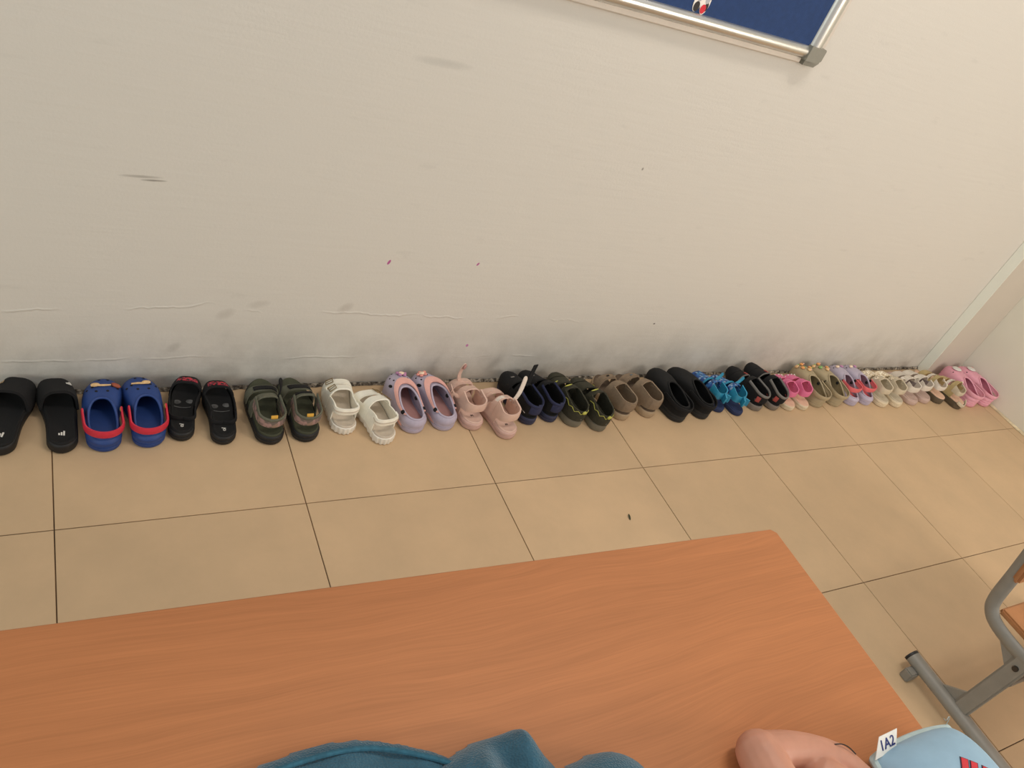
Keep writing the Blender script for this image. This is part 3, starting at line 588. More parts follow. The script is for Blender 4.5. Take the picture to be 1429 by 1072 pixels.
def quad(cx_, cy_, w_, h_, sk=0): return [(cx_-w_/2-sk*h_/2, cy_-h_/2, 0), (cx_+w_/2-sk*h_/2, cy_-h_/2, 0), (cx_+w_/2+sk*h_/2, cy_+h_/2, 0), (cx_-w_/2+sk*h_/2, cy_+h_/2, 0)]
def bars_logo(sz):
    """three slanted bars of rising height"""
    out = []
    for k, hh in enumerate((.42, .68, 1.0)): out.append(prism([(p[0]*sz, p[1]*sz, 0) for p in [(-.5+k*.36, -.5, 0), (-.24+k*.36, -.5, 0), (-.24+k*.36-.16*hh, -.5+hh, 0), (-.5+k*.36-.16*hh, -.5+hh, 0)]], (0, 0, 1), .0006))
    return join(*out)
LN = 'children\'s shoes in a row along the wall'
def S_(name, lab, cat, grp, x, y, yaw, L, Wd, side, **k): return Shoe(name, lab, cat, grp, x, y, yaw, L, Wd, side, **k)

# 1 black slides
for side, x, y, yaw, L, lab in ((-1, -.097, -.190, -11, .195, 'black pool slide cut by the left edge of the photo, turned askew'), (1, .020, -.195, 2, .19, 'black pool slide with white three-bar logos beside the blue clogs')):
    s = S_('pool_slide', lab, 'slide', 'black slides', x, y, yaw, L, .072, side, zs=.026, spring=.012)
    s.sole(K_SOLE); s.bed(K_FOAM, .004, .005)
    st_ = s.strap(K_FAB, (.58, .61), (.88, .90), 'strap', dh=.004, thick=.006, bow=-.02)
    lg = M('gold_mark', (168, 142, 104), 1.3, .5) if side < 0 else WHITE
    p, ex, ey, n = s.on(.78, 62 if side > 0 else 118, .0078, .004); s.add('logo', place(bars_logo(.012), p, ex, ey), lg, st_)
    s.add('logo', place(bars_logo(.013), (s.c(.2), .2*s.L, s.zs+.0014), (1, -.25, 0), (.25, 1, 0)), WHITE)
# 2 blue clogs
for side, x, y, yaw, lab in ((-1, .102, -.198, 1, 'left cobalt blue foam clog with red heel strap and rust and tan charms'), (1, .190, -.194, 2, 'right cobalt blue foam clog with red heel strap and a single tan charm')):
    s = S_('foam_clog', lab, 'clog', 'blue clogs with red straps', x, y, yaw, .188, .083, side, zs=.024, spring=.012)
    s.sole(BLUE, groove=True); s.bed(BLUE, .006, .002, 'insole'); s.clog(BLUE, .04, .56, .012, .044, .72, .005)
    s.clog_strap(REDS, .42, .031, .028, .017, .004, rivet=YEL, dy=.008)
    s.holes(HOLE, [(-.75, .55), (-.45, .62), (-.2, .42), (.15, .42), (.5, .62), (.8, .55), (-.3, .8), (.3, .8)])
    p, ex, ey, n = s.onS(math.pi+.05, .70, .004); q = .55 if side < 0 else -.55
    d = np.array(ex)*math.cos(.12)+np.array(ey)*math.sin(.12)*(1 if side < 0 else -1)
    cm = s.add('charm', tube([p-d*.020, p-d*.006+ey*.001, p+d*.006, p+d*.020], [.0018, .0024, .0024, .0016], 8), TAN, label='tan elongated charm')
    e = p-d*.012 if side < 0 else p+d*.012
    s.blob(TAN, e+ey*.003, d, ey, n, .010, .0055, .004, 'charm_head', cm)
    if side < 0:
        p, ex, ey, n = s.onS(math.pi-.60, .55, .003); s.blob(RUST, p, ex, ey, n, .011, .007, .004, 'charm', label='rust brown oval charm')
# 3 black open sandals with red lettering
REDL = Mpat('red_lettering', [(150, 36, 48), (28, 22, 26), (170, 44, 56), (24, 20, 24), (140, 40, 60)], 260); GPR = M('grey_print', (92, 92, 92), 1.2, .8, .5, 60)
for side, x, y, yaw, lab in ((-1, .257, -.180, -9, 'left black open-heel sandal with red lettered toe strap, beside the blue clogs'), (1, .348, -.200, -3, 'right black open-heel sandal with red lettered toe strap, beside the olive sandals')):
    s = S_('open_sandal', lab, 'sandal', 'black sandals with red lettering', x, y, yaw, .178 if side < 0 else .178, .069, side, zs=.026, spring=.012)
    s.sole(K_SOLE, groove=True); s.bed(K_FOAM, .004, .006)
    u = s.strap(K_FAB, (.72, .72), (.90, .92), 'toe_strap', dh=.0, thick=.004, bow=.03); s.strap(REDL, (.78, .80), (.86, .88), 'lettered_band', th=(30, 150), dh=.0045, thick=.0012, parent=u)
    s.strap(K_FAB, (.38, .38), (.76, .76), 'side_panel', th=(0, 22), thick=.003); s.strap(K_FAB, (.38, .38), (.76, .76), 'side_panel', th=(158, 180), thick=.003)
    for q, tt in ((-1, .60), (1, .62)): s.add('printed_mark', ellipsoid((s.c(tt)+q*.014, tt*s.L, s.zs+.0012), ((.009, 0, 0), (0, .007, 0), (0, 0, .0008)), 12, 4), GPR)
    g = np.array([[(s.c(.50)+a, .50*s.L-.003+.0045*(a/.02)**2*1.0+b_, s.zs+.0018) for b_ in (0, .0022)] for a in np.linspace(-.02, .02, 9)]); s.add('printed_mark', slab(g, .0005), GPR)
    s.text(WHITE, 'ol', .014, (s.c(.16), .16*s.L, s.zs+.0016), (0.1, 1, 0), (-1, .1, 0))
    s.heel(K_FAB, .42, (.012, .026), (.004, .012), (.004, .0), .003, 'heel_strap', 1.2, dy=.045)
# 4 olive sandals
for side, x, y, yaw, lab in ((-1, .459, -.210, 2, 'left olive green strap sandal with yellow heel tab, black strap end up'), (1, .544, -.209, 1, 'right olive green strap sandal with yellow heel tab, beside the white sandals')):
    s = S_('strap_sandal', lab, 'sandal', 'olive strap sandals', x, y, yaw, .2, .082, side, zs=.027, spring=.012, Hs=.92)
    s.sole(K_SOLE, groove=True); s.bed(OLIVE, .0045, .005)
    s.strap(OLG, (.58, .62), (.71, .75), 'toe_strap', thick=.003); s.strap(K_FAB, (.60, .64), (.68, .72), 'velcro_patch', th=(40, 120), dh=.004, thick=.002)
    s.strap(OLG, (.40, .38), (.50, .47), 'ankle_strap', thick=.003, dh=.004)
    for th_ in ((0, 40), (140, 180)): s.strap(OLG, (.38, .38), (.50, .50), 'side_panel', th=th_, thick=.0026)
    hb = s.heel(CAMO, .42, (.030, .056), (.022, .042), (.008, .002), .0035, 'heel_strap', 1.5, dy=.014)
    s.heel(OLG, .42, (.056, .060), (.042, .0455), (.008, .002), .004, 'heel_edging', 1.5, parent=hb, dy=.014)
    tb = np.array([[(a*.008+s.c(.03), .019+b_*.004, s.zs+.036+b_*.018) for b_ in (0, .5, 1)] for a in (-1, 0, 1)]); s.add('pull_tab', slab(tb, .0025), YEL, hb, 'mustard yellow pull tab')
    if side < 0:
        a0 = s.arch(.48, 40, .006); s.ribbon(K_FAB, [a0, a0+[.006, .004, .016], a0+[.008, .012, .034], a0+[.004, .02, .046]], .020, (.5, 1, 0), label='loose black strap end')
    else:
        s.strap(K_FAB, (.44, .44), (.47, .47), 'velcro_patch', th=(70, 175), dh=.008, thick=.002)
# 5 white buckle sandals
for side, x, y, yaw, lab in ((-1, .647, -.192, -1, 'left white double-strap sandal with bronze buckles, beside the olive sandals'), (1, .744, -.236, 8, 'right white double-strap sandal standing farther out, beside the lilac clogs')):
    s = S_('buckle_sandal', lab, 'sandal', 'white buckle sandals', x, y, yaw, .178, .078, side, zs=.024, spring=.009, Hs=1.0)
    s.sole(WHS, ridge=.0022); s.bed(WHB, .004, .0045)
    s.strap(WH, (.70, .70), (.83, .84), 'toe_strap', thick=.004); s.strap(WH, (.46, .46), (.60, .60), 'instep_strap', dh=.004, thick=.004)
    inner = (0, 45) if side > 0 else (135, 180); outer = (135, 180) if side > 0 else (0, 45)
    for th_ in ((0, 38), (142, 180)): s.strap(WH, (.22, .22), (.78, .78), 'side_panel', th=th_, thick=.003)
    s.heel(WH, .26, (.030, .048), (.030, .048), (.006, .001), .004, 'heel_strap', 1.6, dy=.022)
    s.heel(WHB, .26, (.0385, .0400), (.0385, .0400), (.0055, .0005), .0048, 'stitch_line', 1.6, dy=.022)
    for tt in (.765, .53):
        th_ = 62 if side > 0 else 118; p, ex, ey, n = s.on(tt, th_, .0062, .004 if tt < .6 else 0); lp = [p+np.array(ex)*a*.010+np.array(ey)*b_*.0105 for a, b_ in ((-1, -1), (1, -1), (1, 1), (-1, 1))]
        bk = s.add('buckle', tube(lp, .0013, 6, closed=True), GOLD); s.add('prong', tube([p-np.array(ex)*.010, p+np.array(ex)*.011+n*.001], .0009, 6), GOLD, bk)
        s.blob(WHITE, p+np.array(ex)*.015, ex, ey, n, .0018, .0018, .001, 'stud', bk, nu=8, nv=4)
# 6 lilac clogs, strap forward
for side, x, y, yaw, lab in ((-1, .840, -.203, 8, 'left lilac foam clog with salmon strap flipped forward, beside the white sandals'), (1, .932, -.200, 10, 'right lilac foam clog with salmon strap flipped forward, beside the blush sandals')):
    s = S_('foam_clog', lab, 'clog', 'lilac clogs with salmon straps', x, y, yaw, .188, .083, side, zs=.026, spring=.012)
    s.sole(LIL, groove=True); s.bed(LILB, .008, .001, 'insole'); s.clog(LIL, .05, .60, .020, .046, .72, .005)
    s.clog_strap(PNK, fwd=True, rivet=HOLE, name='strap')
    s.holes(HOLE, [(-.55, .40), (-.15, .30), (.25, .32), (.6, .42), (-.5, .62), (.55, .62), (-.1, .58)], .0028)
    s.holes(HOLE, [(-.98, .5), (.98, .5)], .0045, 1.8)
    for sg in (1, -1): s.blob(HOLE, (s.c(.5)+sg*(s.Wd/2*.60), .42*s.L, s.zs+.030), (0, 1, 0), (0, 0, 1), (1, 0, 0), .006, .006, .0035, 'rivet_cap')
    for sg in (1, -1): s.blob(PNK, (s.c(.26)+sg*(s.w(.26)-.001), .26*s.L, s.zs*.55), (0, 1, 0), (0, 0, 1), (sg, 0, 0), .022, .006, .0022, 'side_inlay')
    p, ex, ey, n = s.onS(math.pi+.18*side, .52, .004); cm = s.blob(M('cream_charm', (232, 206, 178), 1.4, .5, .05), p, ex, ey, n, .009, .0075, .0045, 'charm', label='small cream and pink flower charm')
    for k in range(5):
        a = 2*math.pi*k/5+.3; s.blob(M('orchid_charm', (178, 120, 160), 1.4, .5, .1) if side < 0 else M('salmon_charm', (226, 142, 128), 1.4, .5, .1), p+(np.array(ex)*math.cos(a)*1.3+np.array(ey)*math.sin(a))*.0085-n*.001, ex, ey, n, .0062, .0055, .0035, 'petal', cm, nu=8, nv=5)
# 7 blush sandals with open straps
for side, x, y, yaw, lab in ((-1, 1.016, -.206, 4, 'left blush pink sandal with both straps standing open, beside the lilac clogs'), (1, 1.108, -.248, 8, 'right blush pink sandal with a tall open strap, standing farthest out')):
    s = S_('strap_sandal', lab, 'sandal', 'blush strap sandals', x, y, yaw, .18, .077, side, zs=.025, spring=.008, Hs=1.05)
    s.sole(BEIS, groove=True); s.bed(BEI, .0045, .004); s.strap(BEI, (.66, .66), (.82, .84), 'toe_strap', thick=.004)
    s.strap(BEI, (.70, .70), (.78, .79), 'toe_overlay', th=(15, 150), dh=.004, thick=.0025)
    for th_ in ((0, 40), (140, 180)): s.strap(BEI, (.30, .30), (.56, .56), 'side_panel', th=th_, thick=.0028)
    s.heel(BEI, .40, (.016, .064), (.030, .052), (.006, .001), .0042, 'heel_collar', 1.5, dy=.022)
    s.text(K_FAB, 'M', .010, (s.c(.2), .2*s.L, s.zs+.0015), (1, 0, 0), (0, 1, 0))
    if side < 0:
        s.strap(BEI, (.40, .40), (.54, .54), 'ankle_strap', dh=.002, thick=.0035); a0 = s.arch(.46, 150, .006)
        s.ribbon(BEI, [a0, a0+[-.014, .0, .006], a0+[-.026, .002, .022], a0+[-.034, .006, .040]], .016, (.15, 1, .1)); a1 = s.arch(.76, 100, .006)
        r_ = s.ribbon(BEI, [a1, a1+[-.004, .002, .018], a1+[-.002, .003, .038], a1+[.003, .003, .058]], .013, (1, .3, 0), label='pale strap standing straight up'); s.blob(ROSE, a1+[.002, .0, .050], (1, .3, 0), (0, 0, 1), (0, -1, 0), .006, .010, .0025, 'velcro_patch', r_)
    else:
        s.strap(BEI, (.40, .42), (.52, .52), 'ankle_strap', th=(40, 180), dh=.002, thick=.0035); s.strap(BEIW, (.43, .44), (.50, .50), 'velcro_patch', th=(95, 150), dh=.006, thick=.002)
        a0 = s.arch(.44, 40, .004); s.ribbon(BEIW, [a0, a0+[.012, .0, .010], a0+[.022, .004, .032], a0+[.028, .010, .058], a0+[.030, .014, .078]], .017, (1, .1, -.35), label='pale velcro strap standing up')
# 8 navy sandals
for side, x, y, yaw, lab in ((-1, 1.203, -.199, 10, 'left dark navy closed-heel sandal with its black strap standing up'), (1, 1.279, -.194, 10, 'right dark navy closed-heel sandal beside the olive lime-trimmed sandals')):
    s = S_('sport_sandal', lab, 'sandal', 'navy sport sandals', x, y, yaw, .182, .070, side, zs=.026, spring=.012, Hs=1.05)
    s.sole(NAVY, groove=True); s.bed(K_FOAM, .004, .004); s.strap(K_FAB, (.58, .58), (.78, .82), 'toe_strap', thick=.004); s.strap(K_FAB, (.80, .80), (.97, .97), 'toe_cap', thick=.004)
    s.strap(K_FAB, (.40, .40), (.50, .50), 'ankle_strap', dh=.004, thick=.0035)
    for th_ in ((0, 42), (138, 180)): s.strap(K_FAB, (.22, .22), (.68, .68), 'side_panel', th=th_, thick=.003)
    hb = s.heel(K_FAB, .42, (.0, .060), (.018, .046), (.008, .002), .004, 'heel_collar', 1.5); s.heel(NAVF, .42, (.059, .064), (.045, .050), (.008, .001), .005, 'collar_edging', 1.5, parent=hb)
    s.heel(NAVF, .06, (.022, .044), (.020, .045), (.003, .001), .0052, 'heel_patch', 1.5, parent=hb); tb = np.array([[(a*.005+s.c(.02), .001+b_*.002, s.zs+.042+b_*.014) for b_ in (0, .5, 1)] for a in (-1, 0, 1)]); s.add('pull_tab', slab(tb, .003), NAVF, hb)
    p, ex, ey, n = s.on(.74, 95, .006); s.add('printed_mark', place(prism(quad(0, 0, .012, .006), (0, 0, 1), .0006), p, ex, ey), GTRIM)
    if side < 0:
        sw = [s.arch(.30, 165, .0)+[-.004, 0, 0], s.arch(.22, 165, -.01)+[-.004, 0, 0], s.arch(.12, 165, -.02)+[-.004, -.004, 0]]; s.add('piping_line', tube(cr(sw, 12), .0008, 6), WHITE, hb)
        s.blob(REDF, s.arch(.27, 178)+[-.0045, 0, .006], (0, 1, 0), (0, 0, 1), (-1, 0, 0), .003, .003, .001, 'printed_mark', hb, nu=8, nv=4)
        a0 = s.arch(.46, 70, .006); s.ribbon(K_FAB, [a0, a0+[.004, .006, .016], a0+[.010, .012, .036], a0+[.016, .016, .056]], .020, (1, .2, -.2), roundend=False, label='black strap end standing up')
# 9 olive and lime
for side, x, y, yaw, lab in ((-1, 1.352, -.220, 4, 'left dark olive sandal with lime zigzag trim, beside the navy sandals'), (1, 1.429, -.245, 3, 'right dark olive sandal with lime zigzag trim, beside the taupe sandals')):
    s = S_('sport_sandal', lab, 'sandal', 'olive sandals with lime zigzag', x, y, yaw, .19, .076, side, zs=.029, spring=.012, Hs=1.0)
    s.sole(SOLG); s.bed(OLD, .004, .004); s.strap(OLD, (.62, .62), (.80, .83), 'toe_strap', thick=.004); s.strap(OLD, (.84, .84), (.97, .97), 'toe_cap', thick=.004)
    s.strap(OLD, (.40, .40), (.50, .51), 'ankle_strap', dh=.003, thick=.0035); p, ex, ey, n = s.on(.46, 100, .009); s.blob(LIME, p, ex, ey, n, .013, .0035, .0015, 'lime_loop', nu=12, nv=4)
    for th_ in ((0, 40), (140, 180)): s.strap(OLD, (.20, .20), (.53, .53), 'side_panel', th=th_, thick=.003)
    hb = s.heel(OLD, .42, (.0, .056), (.0, .038), (.008, .002), .004, 'heel_collar', 1.5)
    pe = math.acos(1-2*.36); zz = []
    for k in range(15):
        u = -1+k*2/14; t, xx, yy = s.pt((pe*u) % (2*math.pi)); zz.append(((xx-s.c(t))*1.03+s.c(t), yy*1.0-.0025*(1-abs(u)), s.zs+.032+.014*abs(u)**1.5+(.004 if k % 2 else -.004)))
    s.add('zigzag_trim', tube(zz, .0010, 6), LIME, hb); s.blob(LIME, (s.c(.02), -.003, s.zs+.036), (1, 0, 0), (0, 0, 1), (0, -1, 0), .008, .006, .004, 'pull_tab', hb)
    p, ex, ey, n = s.on(.70, 60 if side > 0 else 120, .005); s.blob(LIME, p, ex, ey, n, .007, .003, .001, 'printed_mark', nu=10, nv=4)
    s.text(GTRIM, 'o', .010, (s.c(.1), -.002, s.zs+.010), (1, 0, 0), (0, 0.3, 1))
# 10 taupe
for side, x, y, yaw, lab in ((-1, 1.545, -.205, 9, 'left taupe suede sandal beside the olive lime-trimmed sandals'), (1, 1.655, -.200, 14, 'right taupe suede sandal beside the black clogs')):
    s = S_('strap_sandal', lab, 'sandal', 'taupe strap sandals', x, y, yaw, .182, .077, side, zs=.026, spring=.009, Hs=1.05)
    s.sole(TAUS); s.bed(TAUD, .004, .004); s.strap(TAU, (.66, .66), (.80, .82), 'toe_strap', thick=.004); s.strap(TAU, (.68, .69), (.77, .78), 'toe_overlay', th=(20, 140), dh=.0045, thick=.003)
    s.strap(TAU, (.40, .40), (.52, .53), 'ankle_strap', dh=.002, thick=.004); s.strap(TAUD, (.415, .415), (.425, .425), 'stitch_line', dh=.0045, thick=.0015)
    for th_ in ((0, 42), (138, 180)): s.strap(TAU, (.22, .22), (.54, .54), 'side_panel', th=th_, thick=.003)
    hb = s.heel(TAU, .42, (.004, .060), (.014, .050), (.008, .002), .004, 'heel_collar', 1.5); s.heel(TAU, .07, (.020, .048), (.018, .050), (.003, .001), .0052, 'heel_patch', 1.5, parent=hb)
    p, ex, ey, n = s.on(.71, 95, .009); s.add('printed_mark', place(prism(quad(0, 0, .011, .006, .3), (0, 0, 1), .0006), p, ex, ey), M('slate_print', (92, 104, 112), 1.3, .7) if side > 0 else HOLE)
# 11 black clogs
for side, x, y, yaw, lab in ((-1, 1.762, -.231, 9, 'left chunky black closed clog with a small grey label, beside the taupe sandals'), (1, 1.874, -.224, 13, 'right chunky black closed clog beside the blue sandals')):
    s = S_('foam_clog', lab, 'clog', 'black clogs', x, y, yaw, .205, .083, side, zs=.033, spring=.014)
    s.sole(CHAR, groove=True); s.bed(K_FOAM, .007, .001, 'insole'); s.clog(K_FOAM, .05, .54, .030, .052, .70, .004); s.clog_strap(K_FAB, .40, .032, .024, .014, .004, rivet=K_SOLE)
    if side < 0: s.add('label', place(prism(quad(0, 0, .009, .016), (0, 0, 1), .0008), (s.c(.45)-.006, .44*s.L, s.zs+.003), (1, .2, 0), (0, 1, .1)), GTRIM)
# 12 blue patterned sandals
for side, x, y, yaw, lab in ((-1, 1.968, -.197, 12, 'left blue patterned sandal with cyan heel strap, beside the black clogs'), (1, 2.038, -.219, 8, 'right blue patterned sandal with cyan heel strap, beside the black and red sandals')):
    s = S_('strap_sandal', lab, 'sandal', 'blue patterned sandals', x, y, yaw, .176, .068, side, zs=.018, spring=.010)
    s.sole(NSOL); s.bed(NSOL, .004, .003); s.strap(BPAT, (.56, .58), (.90, .92), 'toe_strap', thick=.004); tr_ = s.strap(CYAN, (.545, .565), (.575, .595), 'strap_edging', dh=.003, thick=.004)
    s.strap(BPAT, (.40, .40), (.50, .50), 'ankle_strap', dh=.002, thick=.0035); a0 = s.arch(.5, 60, .006); s.ribbon(CYAN, [a0, a0+[.010, 0, .004], a0+[.022, .002, .010], a0+[.034, .004, .020]], .010, (.2, 1, 0))
    for th_ in ((0, 40), (140, 180)): s.strap(BPAT, (.36, .36), (.62, .62), 'side_panel', th=th_, thick=.003)
    hb = s.heel(CYAN, .38, (.026, .064), (.026, .048), (.006, .001), .0038, 'heel_strap', 1.5, dy=.026); s.heel(CYAN, .03, (.024, .050), (.024, .052), (.0, -.001), .0055, 'heel_patch', 1.3, parent=hb, dy=.026)
# 13 black and red sandals
for side, x, y, yaw, pit, lab in ((-1, 2.147, -.202, 11, 0, 'left black sandal with red patches and grey sole, beside the blue patterned sandals'), (1, 2.229, -.204, 7, 6, 'right black sandal with red patches, its toe raised against the wall')):
    s = S_('sport_sandal', lab, 'sandal', 'black and red sandals', x, y, yaw, .185 if side < 0 else .19, .075, side, zs=.024, spring=.016, pitch=pit)
    s.sole(GSOL); s.bed(K_FOAM, .004, .004); s.strap(K_FAB, (.60, .60), (.78, .80), 'toe_strap', thick=.004); s.strap(K_FAB, (.80, .80), (.98, .98), 'toe_cap', thick=.004)
    s.strap(K_FAB, (.42, .42), (.52, .52), 'ankle_strap', dh=.004, thick=.004); s.strap(REDF, (.635, .635), (.71, .71), 'red_patch', th=(50, 85), dh=.004, thick=.0025); s.strap(GTRIM, (.60, .60), (.615, .615), 'strap_edging', dh=.002, thick=.004)
    for th_ in ((0, 42), (138, 180)): s.strap(K_FAB, (.20, .20), (.56, .56), 'side_panel', th=th_, thick=.003)
    hb = s.heel(K_FAB, .42, (.004, .058), (.016, .042), (.008, .002), .004, 'heel_collar', 1.5); s.heel(GTRIM, .42, (.057, .061), (.042, .0455), (.008, .002), .005, 'collar_edging', 1.5, parent=hb)
    for us in ((.34, .50), (-.50, -.34)): s.heel(REDF, .42, (.014, .040), (.020, .036), (.007, .001), .0052, 'red_patch', 1.5, parent=hb, us=us)
    s.text(GTRIM, 'o', .012, s.arch(.13, 172)+[-.004, -.002, .012], (.6, -1, 0), (0, 0, 1), parent=hb)
# 14 pink sandals with pearls
for side, x, y, yaw, lab in ((-1, 2.304, -.212, 0, 'left hot pink sandal with pearls and cream sole, beside the black and red sandals'), (1, 2.376, -.214, 0, 'right hot pink sandal with pearls and cream sole, beside the khaki clogs')):
    s = S_('strap_sandal', lab, 'sandal', 'pink pearl sandals', x, y, yaw, .175, .067, side, zs=.022, spring=.006)
    s.sole(CRS, groove=True); s.bed(CRB, .003, .002); s.strap(HPNK, (.58, .58), (.76, .78), 'toe_strap', thick=.003); s.strap(HPNK, (.36, .38), (.50, .50), 'ankle_strap', dh=.002, thick=.003)
    for th_ in ((0, 38), (142, 180)): s.strap(HPNK, (.33, .33), (.64, .64), 'side_panel', th=th_, thick=.003)
    s.heel(HPNK, .40, (.024, .062), (.024, .044), (.006, .001), .0036, 'heel_strap', 1.5, dy=.028)
    for k in range(5): p, ex, ey, n = s.on(.73, 50+20*k, .005); s.blob(PEARL, p, ex, ey, n, .0028, .0028, .0028, 'pearl', nu=8, nv=6)
# 15 khaki clogs with charms
for side, x, y, yaw, lab in ((-1, 2.466, -.205, 0, 'left khaki foam clog with orange flower charms, beside the pink pearl sandals'), (1, 2.568, -.206, -1, 'right khaki foam clog with an orange and a green charm')):
    s = S_('foam_clog', lab, 'clog', 'khaki clogs with flower charms', x, y, yaw, .188, .086, side, zs=.026, spring=.012)
    s.sole(KHA, groove=True); s.bed(KHA, .006, .001, 'insole'); s.clog(KHA, .04, .55, .020, .048, .74, .004); s.clog_strap(KHA, .42, .034, .026, .014, .005, rivet=HOLE)
    s.blob(HOLE, (s.c(.42)+s.Wd/2*.60, .40*s.L, s.zs+.030), (0, 1, 0), (0, 0, 1), (1, 0, 0), .006, .006, .004, 'rivet_cap')
    for k, (a, v_, mt) in enumerate(((-.45, .60, ORNG), (.05, .45, ORNG), (.4, .62, GRN if side > 0 else ORNG), (-.1, .78, TAN), (.55, .38, TAN))):
        p, ex, ey, n = s.onS(math.pi+a, v_, .004); cm = s.blob(mt, p, ex, ey, n, .0085, .0075, .0045, 'charm')
        s.blob(PNK if k % 2 else GRN, p+np.array(ex)*.009+n*.001, ex, ey, n, .0045, .004, .003, 'petal', cm, nu=8, nv=5)
# 16 lilac clogs, coral straps
for side, x, y, yaw, lab in ((-1, 2.662, -.208, -2, 'left pale lilac clog with coral heel strap, beside the khaki clogs'), (1, 2.746, -.210, -3, 'right pale lilac clog with coral heel strap, beside the cream sandals')):
    s = S_('foam_clog', lab, 'clog', 'lilac clogs with coral straps', x, y, yaw, .185, .077, side, zs=.024, spring=.012)
    s.sole(LIL, groove=True); s.bed(CORAL, .006, .001, 'insole'); s.clog(LIL, .05, .57, .012, .050, .72, .004); s.clog_strap(CORAL, .42, .040, .036, .016, .005, rivet=HOLE, dy=.030)
    s.blob(HOLE, (s.c(.42)+s.Wd/2*.58, .42*s.L, s.zs+.030), (0, 1, 0), (0, 0, 1), (1, 0, 0), .006, .006, .004, 'rivet_cap')
    s.holes(HOLE, [(-.55, .40), (-.15, .30), (.25, .32), (.6, .42)], .0028)
    for a, v_, mt in ((-.3, .55, M('orchid_charm', (178, 120, 160), 1.4)), (.3, .58, M('cream_charm', (232, 206, 178), 1.4))): p, ex, ey, n = s.onS(math.pi+a, v_, .003); s.blob(mt, p, ex, ey, n, .009, .007, .004)
# 17 cream glitter sandals
for side, x, y, yaw, lab in ((-1, 2.832, -.227, -3, 'left cream sandal with glitter straps, beside the lilac and coral clogs'), (1, 2.916, -.233, -3, 'right cream sandal with glitter straps, beside the off-white and mauve sandals')):
    s = S_('strap_sandal', lab, 'sandal', 'cream glitter sandals', x, y, yaw, .185, .075, side, zs=.026, spring=.008)
    s.sole(CRS, groove=True); s.bed(CRM, .0035, .004); s.strap(GLIT, (.60, .60), (.82, .84), 'toe_strap', thick=.004); s.strap(CRM, (.38, .38), (.54, .54), 'ankle_strap', dh=.002, thick=.004)
    for th_ in ((0, 40), (140, 180)): s.strap(CRM, (.32, .32), (.64, .64), 'side_panel', th=th_, thick=.003)
    s.heel(CRM, .40, (.022, .060), (.026, .046), (.006, .001), .0042, 'heel_strap', 1.5, dy=.026); p, ex, ey, n = s.on(.46, 120, .008); s.blob(GLIT, p, ex, ey, n, .008, .006, .002, 'glitter_patch')
# 18 off-white and mauve
for side, x, y, yaw, lab in ((-1, 3.030, -.227, -1, 'left off-white sandal with mauve sole, beside the cream glitter sandals'), (1, 3.122, -.222, 1, 'right off-white sandal with mauve sole, beside the khaki sandals')):
    s = S_('strap_sandal', lab, 'sandal', 'off-white and mauve sandals', x, y, yaw, .178, .080, side, zs=.022, spring=.008)
    s.sole(MAUV); s.bed(MAUV, .004, .004); s.strap(OFFW, (.64, .64), (.82, .84), 'toe_strap', thick=.004); s.strap(OFFW, (.42, .42), (.56, .56), 'ankle_strap', dh=.002, thick=.004)
    for th_ in ((0, 40), (140, 180)): s.strap(GRYL, (.36, .36), (.60, .60), 'side_panel', th=th_, thick=.003)
    s.heel(OFFW, .36, (.024, .056), (.024, .046), (.006, .001), .0042, 'heel_strap', 1.6, dy=.032)
    a0 = s.arch(.49, 130, .006); s.ribbon(OFFW, [a0, a0+[-.008, 0, .006], a0+[-.018, .0, .008], a0+[-.028, 0, .003]], .014, (.1, 1, 0))
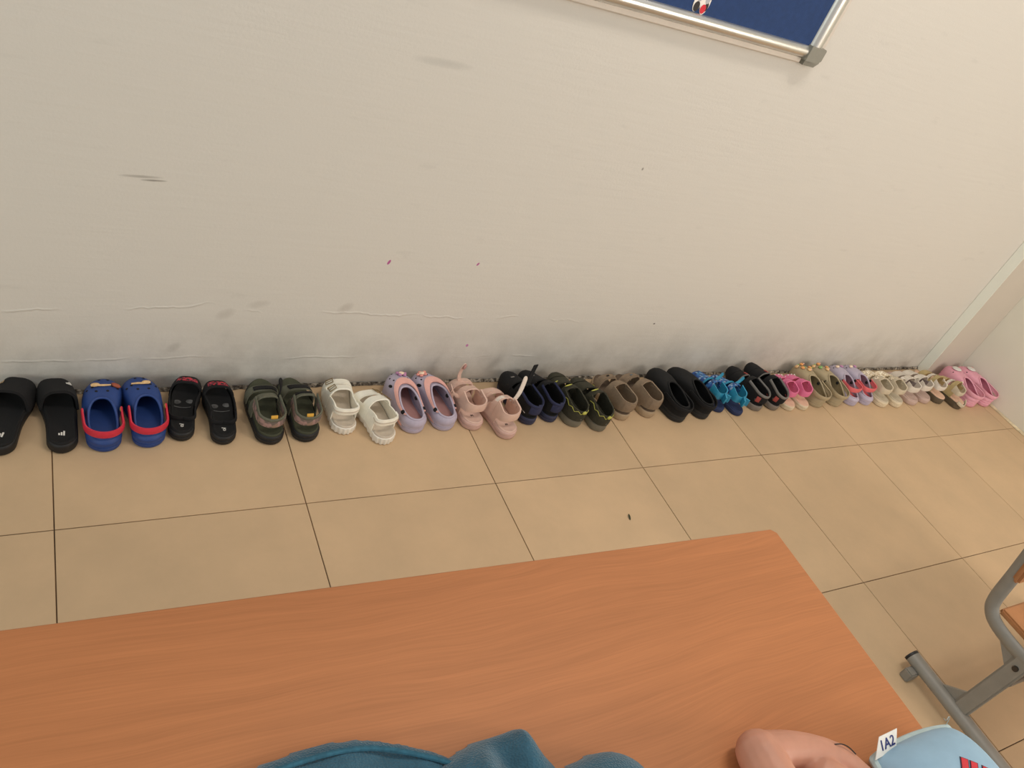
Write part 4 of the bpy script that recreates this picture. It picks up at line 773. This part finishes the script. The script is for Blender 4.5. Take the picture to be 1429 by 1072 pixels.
# 19 khaki sandals with dark sole
for side, x, y, yaw, lab in ((-1, 3.210, -.230, 1, 'left khaki strap sandal with a dark brown sole, beside the off-white and mauve sandals'), (1, 3.303, -.268, 6, 'right khaki strap sandal with two pearls and a dark brown sole, standing out of line')):
    s = S_('strap_sandal', lab, 'sandal', 'khaki sandals with dark soles', x, y, yaw, .178, .073, side, zs=.030, spring=.008)
    s.sole(KDS); s.bed(CRB, .003, .003); s.strap(KHL, (.66, .66), (.80, .82), 'toe_strap', thick=.003); s.strap(OFFW, (.54, .54), (.60, .61), 'instep_strap', thick=.003); s.strap(KHL, (.38, .38), (.48, .48), 'ankle_strap', dh=.002, thick=.003)
    for th_ in ((0, 38), (142, 180)): s.strap(KHL, (.30, .30), (.60, .60), 'side_panel', th=th_, thick=.003)
    s.heel(OFFW if side < 0 else CRM, .38, (.024, .054), (.022, .038), (.006, .001), .004, 'heel_strap', 1.5, dy=.032)
    if side > 0:
        s.heel(CRM, .10, (.0, .012), (-.012, .0), (0, 0), .0035, 'sole_band', 1.4, out=.004)
        for tt, th_ in ((.40, 60), (.34, 25)): p, ex, ey, n = s.on(tt, th_, .006); s.blob(PEARL, p, ex, ey, n, .0055, .0055, .0055, 'pearl', nu=10, nv=7)
# 20 pink platform clogs
for side, x, y, yaw, lab in ((-1, 3.408, -.262, 0, 'left baby pink platform clog with a white oval charm, beside the khaki sandals'), (1, 3.512, -.266, -1, 'right baby pink platform clog with a white oval charm, in the room corner')):
    s = S_('foam_clog', lab, 'clog', 'pink platform clogs', x, y, yaw, .205, .088, side, zs=.036, spring=.012)
    s.sole(BPK, groove=True); s.bed(DPK, .008, .001, 'insole'); s.clog(BPK, .05, .52, .016, .046, .68, .005); s.clog_strap(BPK, .40, .030, .024, .014, .004, rivet=BPK)
    s.holes(HOLE, [(-.8, .5), (-.4, .35), (.8, .5), (-.65, .7)], .0028)
    p, ex, ey, n = s.onS(math.pi-.05*side, .62, .003); cm = s.blob(WHITE, p, ex, ey, n, .022, .019, .005, 'charm', label='white oval charm'); s.blob(CORAL, p+np.array(ex)*.016+np.array(ey)*.006, ex, ey, n, .007, .006, .004, 'charm_accent', cm)

# ------------------------------------------------------------------ small leaf scrap on the floor
g = np.array([[(1.346+(i-3)*.0035, -.56+(j-1)*.003*(1-((i-3)/3.6)**2), .0006+.0012*abs(j-1)) for j in range(3)] for i in range(7)])
V, F = slab(g, .0005); o = obj('leaf_scrap', *rel((V, F), (1.346, -.56, 0)), M('dark_leaf', (62, 66, 42), 1.2, .8)); o.location = (1.346, -.56, 0); o.rotation_euler = (0, 0, R(70)); tag(o, 'tiny dark scrap of leaf on a floor tile', 'leaf')
